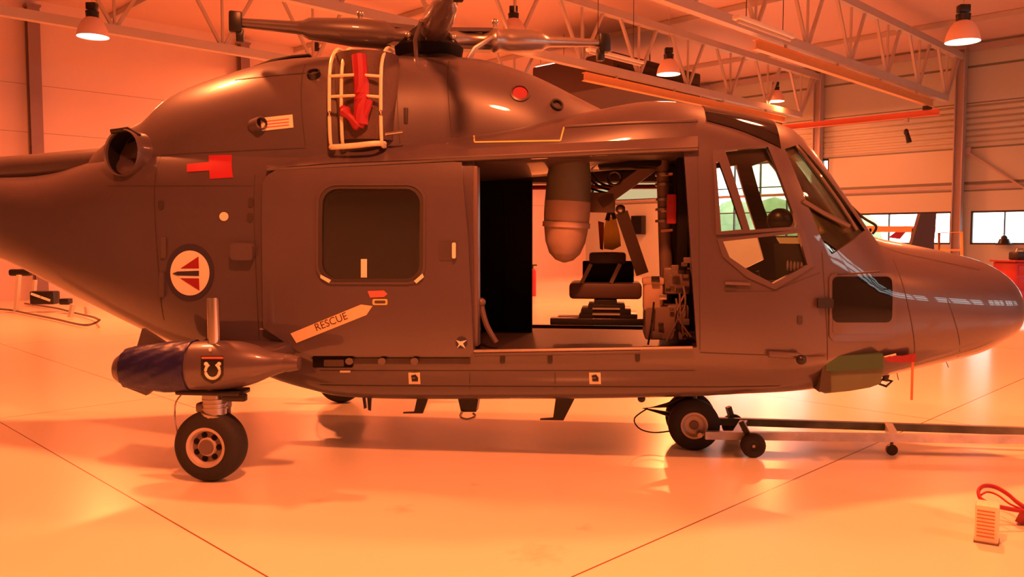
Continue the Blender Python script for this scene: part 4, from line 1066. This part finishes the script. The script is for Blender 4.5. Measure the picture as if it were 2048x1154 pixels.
# ---------------- cabin and cockpit interior
fz = .84
MB().box((.15, 0, fz - .02), (3.9, 1.56, .05)).build('cabin_floor', FLOORD, heli, 0)
pl = H(962, 640, .45)[0]; pr = H(1064, 640, .45)[0]
MB().box(((pl + pr) / 2, .47, 1.5), (pr - pl, .06, 1.33), None, .01).box(((pl + pr) / 2 + .0, .43, 1.5), (.03, .03, 1.2)).build('cabin_partition', BLACK, heli)
MB().box((pl - .3, 0, 1.5), (.06, 1.6, 1.34)).build('rear_bulkhead', BLACK, heli, 0)
MB().box(((H(950, 330, -.8)[0]), -.78, 1.53), (.05, .12, 1.3), None, .01).build('door_post', BROWNM, heli)
MB().box((-.05, 0, 2.28), (3.2, 1.4, .05)).build('cabin_ceiling', INNER, heli, 0)
MB().tube([(pl, .72, 2.12), (1.3, .72, 2.12)], .02, 8).build('ceiling_rail', RED, heli)
MB().box((.3, .62, 2.2), (2.2, .16, .1), None, .02).build('roof_beam', INNER, heli)
# seat
seat = empty('crew_seat'); seat.parent = heli
def hb3(x0, y0, x1, y1, v, dv, bev=.01):
    u0_, z0_ = H(x0, y1, v); u1_, z1_ = H(x1, y0, v); return ((u0_ + u1_) / 2, v + dv / 2, (z0_ + z1_) / 2), (u1_ - u0_, dv, z1_ - z0_), None, bev
MB().box(*hb3(1138, 566, 1284, 598, -.1, .42, .03)).build('seat_cushion', mat('dark_brown_seat', (.08, .045, .04), .55), seat)
MB().box(*hb3(1178, 505, 1252, 528, .0, .3, .02)).build('seat_backrest', SEATM, seat)
fr = MB()
fr.bm.free()
for xa, xb in ((1163, 1182), (1222, 1240)):
    ua_, za_ = H(xa, 566, -.08); ub_, zb2 = H(xb, 528, -.08); MB().bar((ua_, -.08, za_), (ub_, -.08, zb2), .03, .03).build('seat_strut', BROWNM, seat)
MB().box(*hb3(1165, 522, 1268, 566, .08, .06)).build('seat_frame', BLACK, seat)
pd = MB(); steps = [(1188, 600, 1234, 610), (1176, 610, 1250, 619), (1162, 619, 1262, 629), (1158, 629, 1275, 637)]
for x0, y0, x1, y1 in steps: pd.box(*hb3(x0, y0, x1, y1, -.1, .36, .004))
pd.build('pedestal', BLACKM, seat)
pm = MB()
for y in (616, 627): pm.box(*hb3(1185, y, 1240, y + 3, -.12, .02, 0))
pm.build('pedestal_trim', CHROME, seat)
MB().box(*hb3(1100, 638, 1290, 650, -.15, .12, .01)).build('floor_track', BLACKM, seat)
MB().box(*hb3(1115, 632, 1165, 641, -.05, .1, .01)).build('floor_track_cover', BROWNM, seat)
# left seat belt / strap near the door edge
pts = [(H(x, y, -.7)[0], -.7, H(x, y, -.7)[1]) for x, y in ((962, 605), (966, 628), (975, 655), (992, 685))]
MB().tube(smooth_path(pts), .022, 8).ball(pts[0], .035).build('floor_strap', BROWNM, heli)
# angled arm, post, clamps, console
def pt(x, y, v): u, z = H(x, y, v); return Vector((u, v, z))
arm = MB().bar(pt(1325, 318, -.1), pt(1200, 408, -.1), .05, .09)
arm.box(pt(1205, 405, -.1), (.2, .05, .16), None, .01).build('winch_arm', BROWNM, heli)
MB().ball(pt(1241, 419, -.14), .04).build('arm_pivot', STEEL, heli)
MB().bar(pt(1243, 425, -.05), pt(1285, 548, -.05), .05, .10).build('lower_arm', BROWNM, heli)
MB().tube([pt(1229 + 14 * math.cos(t_), 357 + 14 * math.sin(t_), -.12) for t_ in np.linspace(0, 2 * PI, 18)[:-1]], .012, 8, closed=True).build('hoist_ring', BLACKM, heli)
cl = MB()
for k in range(3): cl.tube(smooth_path([pt(1183, 345 + k * 16, .0), pt(1205, 368 + k * 8, -.05), pt(1240, 372 + k * 8, -.08), pt(1262, 360, -.1)]), .010, 6)
cl.build('cable_loom', BLACKM, heli)
MB().box(pt(1260, 328, -.15), (.5, .3, .07), None, .02).build('ceiling_console', BLACK, heli)
MB().cyl(pt(1325, 318, -.25), pt(1335, 640, -.25), .05).build('hoist_post', BROWNM, heli)
for y in (352, 372, 402, 422, 445): MB().lathe([(0, .05), (0, .068), (.02, .068), (.02, .05)], pt(1328, y, -.25), (0, 0, 1), 20, cap=False).build('post_clamp', STEEL, heli)
PINM = mat('pinkish_metal', (.6, .35, .3), .4)
for y, x in ((350, 1345), (422, 1345), (462, 1345)): MB().bar(pt(1322, y, -.3), pt(x, y - 2, -.3), .02, .02).build('post_pin', PINM, heli)
MB().box(pt(1350, 500, .1), (.2, .5, 1.32), None, .02).build('cockpit_bulkhead', INNER, heli)
MB().box(pt(1362, 430, -.35), (.08, .3, .9), None, .01).build('equipment_rack', BLACK, heli)
MB().box(pt(1343, 418, -.45), (.07, .06, .22), None, .01).build('red_equipment_case', RED, heli)
cs = MB().box(pt(1330, 640, -.35), (.32, .4, .26), None, .02).box(pt(1350, 560, -.35), (.2, .3, .2), None, .02); cs.build('equipment_console', BROWNM, heli)
random.seed(9)
for k in range(16):
    p = pt(random.uniform(1300, 1378), random.uniform(520, 680), -.58); r_ = random.uniform(.015, .035)
    MB().box(p, (r_ * 2, r_, r_ * 1.4), None, .004).build('switch_box', random.choice([BLACKM, BROWNM, STEEL, INNER]), heli)
for k in range(6):
    x = random.uniform(1300, 1370); y = random.uniform(560, 610)
    MB().tube(smooth_path([pt(x, y, -.6), pt(x + random.uniform(-15, 15), y + 40, -.62), pt(x + random.uniform(-20, 20), y + 85, -.58)]), .008, 6).build('cable', random.choice([BLACKM, BROWNM]), heli)
# tan pouch
pc = MB().box(pt(1306, 588, -.5), (.15, .10, .26), None, .03).box(pt(1306, 562, -.5), (.16, .11, .05), None, .012)
po = pc.build('canvas_pouch', TAN, None); po.location = HP; po.rotation_euler = (0, 0, -TH); tag(po, 'tan canvas pouch hung on the console inside the cabin doorway', 'pouch')
# hanging bag
bt = empty('hanging_bag', HP, -TH)
c0 = pt(1140, 325, -.3); c1 = pt(1130, 405, -.3); c2 = pt(1128, 525, -.3); ax_ = (c2 - c0)
MB().lathe([(0, .15), (.1, .17), (.34, .178), (.35, .001)], c0, ax_, 36).build('upper_sleeve', GREYF, bt, 50)
L_ = ax_.length
MB().lathe([(.30, .178), (.40, .178), (L_ - .28, .172), (L_ - .16, .155), (L_ - .07, .12), (L_ - .02, .07), (L_, .01)], c0, ax_, 36).build('bag_body', TAN, bt, 60)
MB().lathe([(.46, .18), (.46, .184), (.50, .184), (.50, .18)], c0, ax_, 36, cap=False).build('seam_band', mat('pale_band', (.5, .36, .30), .6), bt)
tag(bt, 'big rounded tan bag with grey top hanging in the cabin doorway', 'bag')
# yellow vest
vt_ = empty('life_vest', HP, -TH); vq = [(1212, 440), (1222, 433), (1232, 436), (1240, 470), (1242, 492), (1226, 500), (1208, 498), (1206, 465)]
MB().prism([tuple(pt(x, y, .25)) for x, y in vq], (0, .07, 0)).build('vest_body', YELLOW, vt_, 0)
MB().tube([tuple(pt(x, y, .25)) for x, y in ((1214, 441), (1218, 425), (1226, 427), (1230, 438))], .02, 8).build('vest_collar', SEATM, vt_)
MB().prism([tuple(pt(x, y, .245)) for x, y in ((1196, 442), (1208, 445), (1206, 500), (1200, 498))], (0, .05, 0)).build('vest_lining', mat('dark_red_cloth', (.25, .05, .03), .7), vt_, 0)
tag(vt_, 'yellow vest hanging behind the crew seat, seen through the cabin doorway', 'vest')
# cockpit
for s, lab in ((-1, 'near'), (1, 'far')):
    cs_ = empty('pilot_seat'); cs_.parent = heli
    uc = H(1470, 560, -.4)[0]; v0 = s * .42
    MB().box((uc + .1, v0, 1.18), (.44, .42, .12), None, .04).build('seat_cushion', SEATM, cs_)
    q = Matrix.Rotation(math.radians(-12), 3, 'Y'); MB().box((uc - .19, v0, 1.42), (.1, .42, .55), q, .04).build('seat_backrest', SEATM, cs_)
    MB().box((uc + .05, v0, 1.0), (.3, .3, .3), None, .02).build('seat_base', BLACKM, cs_)
ip = H(1600, 500, -.3)[0]
MB().prism([(ip - .02, -.62, 1.62), (ip + .38, -.62, 1.62), (ip + .42, -.62, 1.30), (ip + .1, -.62, 1.15), (ip + .02, -.62, 1.2)], (0, 1.24, 0)).build('instrument_panel', BLACK, heli, 0)
MB().box((ip - .25, 0, 1.18), (.6, .25, .3), None, .02).build('centre_console', BLACK, heli)
for k in range(5): MB().cyl((ip - .03, -.5 + k * .12, 1.45), (ip + .03, -.5 + k * .12, 1.45), .04).build('dial', STEEL, heli)
MB().tube([(ip - .3, -.42, 1.0), (ip - .28, -.42, 1.25), (ip - .33, -.42, 1.42)], .014, 8).build('cyclic_stick', BLACKM, heli)
MB().box((ip - .45, -.68, 1.1), (.5, .04, .05), Matrix.Rotation(math.radians(-15), 3, 'Y'), .01).build('collective_lever', GREENP, heli)
hm = empty('flight_helmet', HP, -TH); hc = pt(1560, 440, -.35)
MB().ball(hc, .088, (1.1, .9, 1), 24).build('helmet_shell', BLACKM, hm)
MB().tube([hc + Vector((.098 * math.cos(t_), -.04, .09 * math.sin(t_))) for t_ in np.linspace(-1.3, .7, 12)], .012, 8).build('helmet_edge', WHITEP, hm)
tag(hm, 'black flying helmet with white edging on the panel inside the cockpit', 'helmet')

# ------------------------------------------------------------------ tow bar
tbr = empty('tow_bar', HL((nu, 0, 0)), -TH)
def TL(x, y, v, w=False):
    u, z = H(x, y, v); return Vector((u - nu, v, z))
nb0, nb1 = TL(1410, 870, -.26), Vector((4.6, -.10, .13)); 
pn = TL(2048, 879, -.16); nb1 = nb0 + (pn - nb0) * 1.25
MB().bar(nb0, nb1, .05, .06).build('side_rail', BARS_R, tbr, 0)
fb0, fb1 = TL(1430, 842, .26), TL(2048, 862, .16); fb1 = fb0 + (fb1 - fb0) * 1.25
MB().bar(fb0, fb1, .05, .06).build('side_rail', BARS_G, tbr, 0)
MB().bar(nb0.lerp(nb1, .08), fb0.lerp(fb1, .08), .06, .05).build('cross_member', BROWNM, tbr, 0)
MB().bar(nb0.lerp(nb1, .48), fb0.lerp(fb1, .46), .06, .06).build('cross_member', CREAMT, tbr, 0)
for s, q, rr in ((-1, TL(1506, 888, -.34), .093), (1, TL(1480, 846, .34), .093)):
    q = Vector((TL(1506, 888, -.34).x - (.0 if s < 0 else .05), s * .34, .093))
    wl = MB().lathe([(-.03, .04), (-.035, .07), (-.02, rr), (.02, rr), (.035, .07), (.03, .04)], q, (0, 1, 0), 28, cap=False).build('trolley_wheel', RUBBER, tbr, 50)
    MB().lathe([(-.025, .001), (-.025, .02), (-.03, .045), (.03, .045), (.025, .001)], q, (0, 1, 0), 20).build('wheel_hub', BLACKM, wl)
    MB().cyl(q + Vector((0, -.037, 0)), q + Vector((0, -.028, 0)), .012, n=12).build('axle_nut', STEEL, wl)
ax1 = TL(1506, 888, -.34); MB().cyl((ax1.x, -.31, .093), (ax1.x - .05, .31, .093), .015).bar((ax1.x, -.3, .1), (ax1.x - .08, -.28, .26), .04, .04).bar((ax1.x - .05, .3, .1), (ax1.x - .1, .28, .26), .04, .04).build('wheel_axle', BLACKM, tbr)
cw_ = nb0.lerp(nb1, .48) + Vector((0, .05, 0)); MB().cyl(cw_, (cw_.x, cw_.y, .09), .012).lathe([(-.015, .02), (-.015, .042), (.015, .042), (.015, .02)], (cw_.x, cw_.y, .043), (0, 1, 0), 20).build('support_castor', BLACKM, tbr)
MB().cyl(nb0 + Vector((-.04, -.02, 0)), nb0 + Vector((-.04, .12, 0)), .02).build('axle_pin', STEEL, tbr)
tag(tbr, 'long worn tow bar with small wheels hooked to the nose wheel', 'tow bar')

# ------------------------------------------------------------------ chock and strap bottom right
bp_ = on_floor(1972, 1088)
ck = empty('slatted_block', (bp_.x, bp_.y, 0), math.radians(-32))
cbm = MB().box((0, .06, .105), (.115, .12, .21), None, .012)
cbm.build('block_body', CREAMB, ck)
for k in range(8):
    MB().box((-.005, -.001, .04 + k * .020), (.085, .004, .006)).build('vent_slot', mat('slot_brown', (.45, .2, .1), .6) if 'slot_brown' not in MATS else MATS['slot_brown'], ck, 0)
MB().box((0, .055, .004), (.12, .125, .008)).build('block_foot', BROWNM, ck, 0)
tag(ck, 'small cream block with horizontal slots standing on the floor, bottom right', 'block')
def fl(px, py, z):   # point at height z
    d = ray(px, py); return Vector((0, 0, CAMZ)) + d * ((z - CAMZ) / d.z)
hq = [fl(x, y, z) for x, y, z in ((2046, 1022, .10), (2020, 1018, .11), (1985, 1010, .13), (1962, 998, .15), (1957, 982, .17), (1968, 972, .18), (1990, 974, .17), (2015, 988, .15), (2035, 1005, .13), (2060, 1020, .10), (2080, 1022, .07))]
rs = empty('red_strap', (hq[0].x, hq[0].y, 0))
O_ = Vector((hq[0].x, hq[0].y, 0))
MB().tube([p - O_ for p in smooth_path(hq)], .010, 10, flat=1.3).build('strap_loop', RED, rs)
hq2 = [fl(x, y, z) for x, y, z in ((1962, 990, .16), (1975, 984, .165), (1995, 990, .155), (2020, 1008, .135), (2044, 1018, .11))]
MB().tube([p - O_ for p in smooth_path(hq2)], .006, 8).build('strap_loop', RED, rs)
fq_ = [fl(2040, 1048, 0.01), fl(2052, 1026, .10), fl(2085, 1024, .10), fl(2085, 1048, 0.01)]
MB().prism([p - O_ for p in fq_], (0, .05, 0)).build('strap_webbing', mat('dark_red_web', (.28, .012, .02), .6), rs, 0)
tag(rs, 'looped red strap lying beside the cream slotted block', 'strap')

# ------------------------------------------------------------------ background objects
# handling dolly on the left
dol = empty('handling_dolly', on_floor(110, 640)); DO = dol.location.copy()
def fq2(px, py, z=0.02): return fl(px, py, z) - DO
MB().tube(smooth_path([fq2(-30, 616, .05), fq2(20, 620, .05), fq2(60, 628, .05), fq2(110, 638, .05), fq2(165, 650, .05), fq2(190, 646, .08), fq2(199, 640, .15)]), .022, 8).build('skid_tube', BROWNM, dol)
MB().tube(smooth_path([fq2(50, 607, .05), fq2(110, 616, .05), fq2(150, 626, .05), fq2(185, 634, .08), fq2(199, 640, .15)]), .022, 8).build('skid_tube', BROWNM, dol)
for xa, ya, xb, yb in ((32, 622, 38, 550), (66, 609, 70, 560), (140, 634, 146, 608), (175, 628, 173, 613)):
    p = fq2(xa, ya, .05); Yd = (p + DO).y; q = at_depth(xb, yb, Yd) - DO
    MB().bar(p, q, .12, .06).build('dolly_post', PALEW, dol, 0)
p = at_depth(90, 595, on_floor(90, 625).y) - DO; MB().box(p, (.55, .3, .3), None, .04).build('battery_box', BLACKM, dol)
for k in range(2): MB().box(p + Vector((-.12 + k * .22, -.16, .06 - k * .08)), (.22, .02, .05), Matrix.Rotation(math.radians(20), 3, 'Y')).build('white_marking', WHITEP, dol, 0)
p = at_depth(132, 603, on_floor(132, 628).y) - DO; MB().box(p, (.22, .2, .14), None, .03).build('clamp_block', BLACKM, dol)
p = at_depth(42, 545, on_floor(36, 622).y) - DO; MB().box(p, (.5, .2, .16), None, .05).build('clamp_block', BLACKM, dol)
tag(dol, 'low wheelless dolly with curved skids and pale posts behind the tail', 'dolly')
# distant aircraft boom at left
p = at_depth(-10, 333, 18); t = empty('distant_tail_boom', (p.x, p.y, 0))
MB().tube([(-3, 0, p.z), (0, 0, p.z), (.9, 0, p.z - .02)], [.3, .22, .08], 16).build('boom_tube', BROWNM, t)
MB().box((.4, 0, p.z + .1), (1.2, .05, .05), None, .01).build('boom_rail', RED, t)
MB().cyl((-2, 0, 0), (-2, 0, p.z - .1), .06).build('boom_stand', BROWNM, t)
tag(t, 'brown tail boom end of another aircraft at the left edge', 'aircraft part')
# dark fin behind the nose
fy = 15.5; ob = at_depth(1850, 480, fy); t = empty('aircraft_fin', (ob.x, ob.y, 0))
F_ = [at_depth(x, y, fy) - Vector((ob.x, ob.y, 0)) for x, y in ((1841, 427), (1873, 427), (1868, 490), (1870, 520), (1812, 520), (1826, 480))]
MB().prism(F_, (0, .12, 0)).build('fin_panel', mat('dark_maroon', (.035, .02, .025), .5), t, 0)
MB().box((-.1, .1, .62), (.9, .5, 1.24), None, .05).build('fin_stand', BROWNM, t)
tag(t, 'dark upright tail fin standing behind the nose in front of the strip window', 'fin')
# orange platform rail
fy = 22.0; o1 = at_depth(1700, 458, fy); t = empty('work_platform', (o1.x, o1.y, 0)); O1 = Vector((o1.x, o1.y, 0))
def wp(x, y): return at_depth(x, y, fy) - O1
MB().bar(wp(1640, 457), wp(1870, 459), .06, .16).build('platform_rail', ORANGEP, t, 0)
for x in (1650, 1740, 1825): MB().bar(wp(x, 457), Vector((wp(x, 457).x, 0, 0)), .06, .06).build('platform_post', ORANGEP, t, 0)
MB().prism([wp(1778, 475), wp(1808, 452), wp(1822, 452), wp(1800, 478)], (0, .05, 0)).build('red_panel', RED, t, 0)
tag(t, 'orange work platform rail standing behind the windscreen', 'platform')
t = empty('orange_frame', at_depth(1900, 480, 20.0) * 1.0); t.location.z = 0; O2 = t.location.copy()
def wp2(x, y): return at_depth(x, y, 20.0) - O2
MB().tube([wp2(1878, 640), wp2(1878, 466), wp2(1923, 464), wp2(1925, 640)], .035, 8).build('frame_tube', ORANGEP, t)
MB().bar(wp2(1878, 500), wp2(1925, 500), .04, .04).build('frame_crossbar', ORANGEP, t)
t.children[0].location.z = 0
tag(t, 'upright orange tubular frame before the column between the strip windows', 'frame')
# red trolley
ry = 16.0; o3 = at_depth(2035, 540, ry); t = empty('tool_trolley', (o3.x, o3.y, 0), math.radians(10))
zt_ = at_depth(2030, 524, ry).z
MB().box((.25, 0, zt_ / 2 + .1), (1.1, .6, zt_ - .2), None, .03).build('trolley_body', REDP, t)
MB().box((.25, 0, zt_ + .02), (1.2, .66, .04), None, .01).build('trolley_top', mat('dark_red_top', (.25, .02, .02), .4), t)
for k in range(4): MB().box((.25, -.305, .35 + k * .24), (1.0, .02, .2), None, .005).build('drawer', REDP, t)
for x in (-.2, .7):
    for y in (-.2, .2): MB().lathe([(-.03, .02), (-.03, .1), (.03, .1), (.03, .02)], (x, y, .1), (0, 1, 0), 16).build('castor', RUBBER, t)
tag(t, 'red tool trolley beyond the nose at the right edge', 'trolley')
t = empty('parts_case', (o3.x + .05, o3.y, zt_ + .04), math.radians(10)); MB().box((-.02, 0, .08), (.3, .25, .16), None, .03).build('case_body', BLACKM, t); MB().tube([(-.1, 0, .16), (-.08, 0, .21), (.05, 0, .21), (.07, 0, .16)], .012, 6).build('case_handle', STEEL, t)
tag(t, 'small black case on top of the red tool trolley', 'case')
aw = a_of(2008, 30.3); t = empty('desk_lamp', ab(aw, 30.2, 1.55), PI / 4); MB().cyl((0, 0, 0), (0, 0, .05), .25).cyl((0, 0, .05), (0, 0, .2), .2, .14).build('lamp_body', BLACKM, t); MB().ball((0, 0, .22), .1).build('lamp_knob', BLACKM, t)
t.location = ab(aw, 30.22, 1.49); tag(t, 'black rounded object on the sill of the right strip window', 'box')
# wall-side equipment seen through cabin doorway
t = empty('equipment_stack', ab(a_of(1072, 20) if False else 22.6, 22.0, 0), PI / 4)
MB().box((0, 0, 1.5), (1.1, .7, 3.0), None, .03).build('cabinet', mat('brown_cabinet', (.18, .10, .10), .6, 0, .4, 3), t)
MB().box((0, -.36, 2.2), (.9, .02, 1.2)).box((0, -.36, .8), (.9, .02, 1.1)).build('cabinet_door', BROWNM, t, 0)
tag(t, 'tall brown equipment cabinet against the left wall seen through the cabin', 'cabinet')
px_ = at_depth(1065, 520, 24.0); t = empty('fire_extinguisher', (px_.x, px_.y, 0))
MB().cyl((0, 0, .02), (0, 0, .75), .11).ball((0, 0, .75), .11, (1, 1, .7)).build('cylinder_body', REDP, t); MB().cyl((0, 0, .8), (0, 0, .92), .03).box((.05, 0, .92), (.16, .04, .04)).build('valve', BLACKM, t)
tag(t, 'red fire extinguisher on the floor beside the brown cabinet', 'fire extinguisher')
bpy.context.view_layer.update()
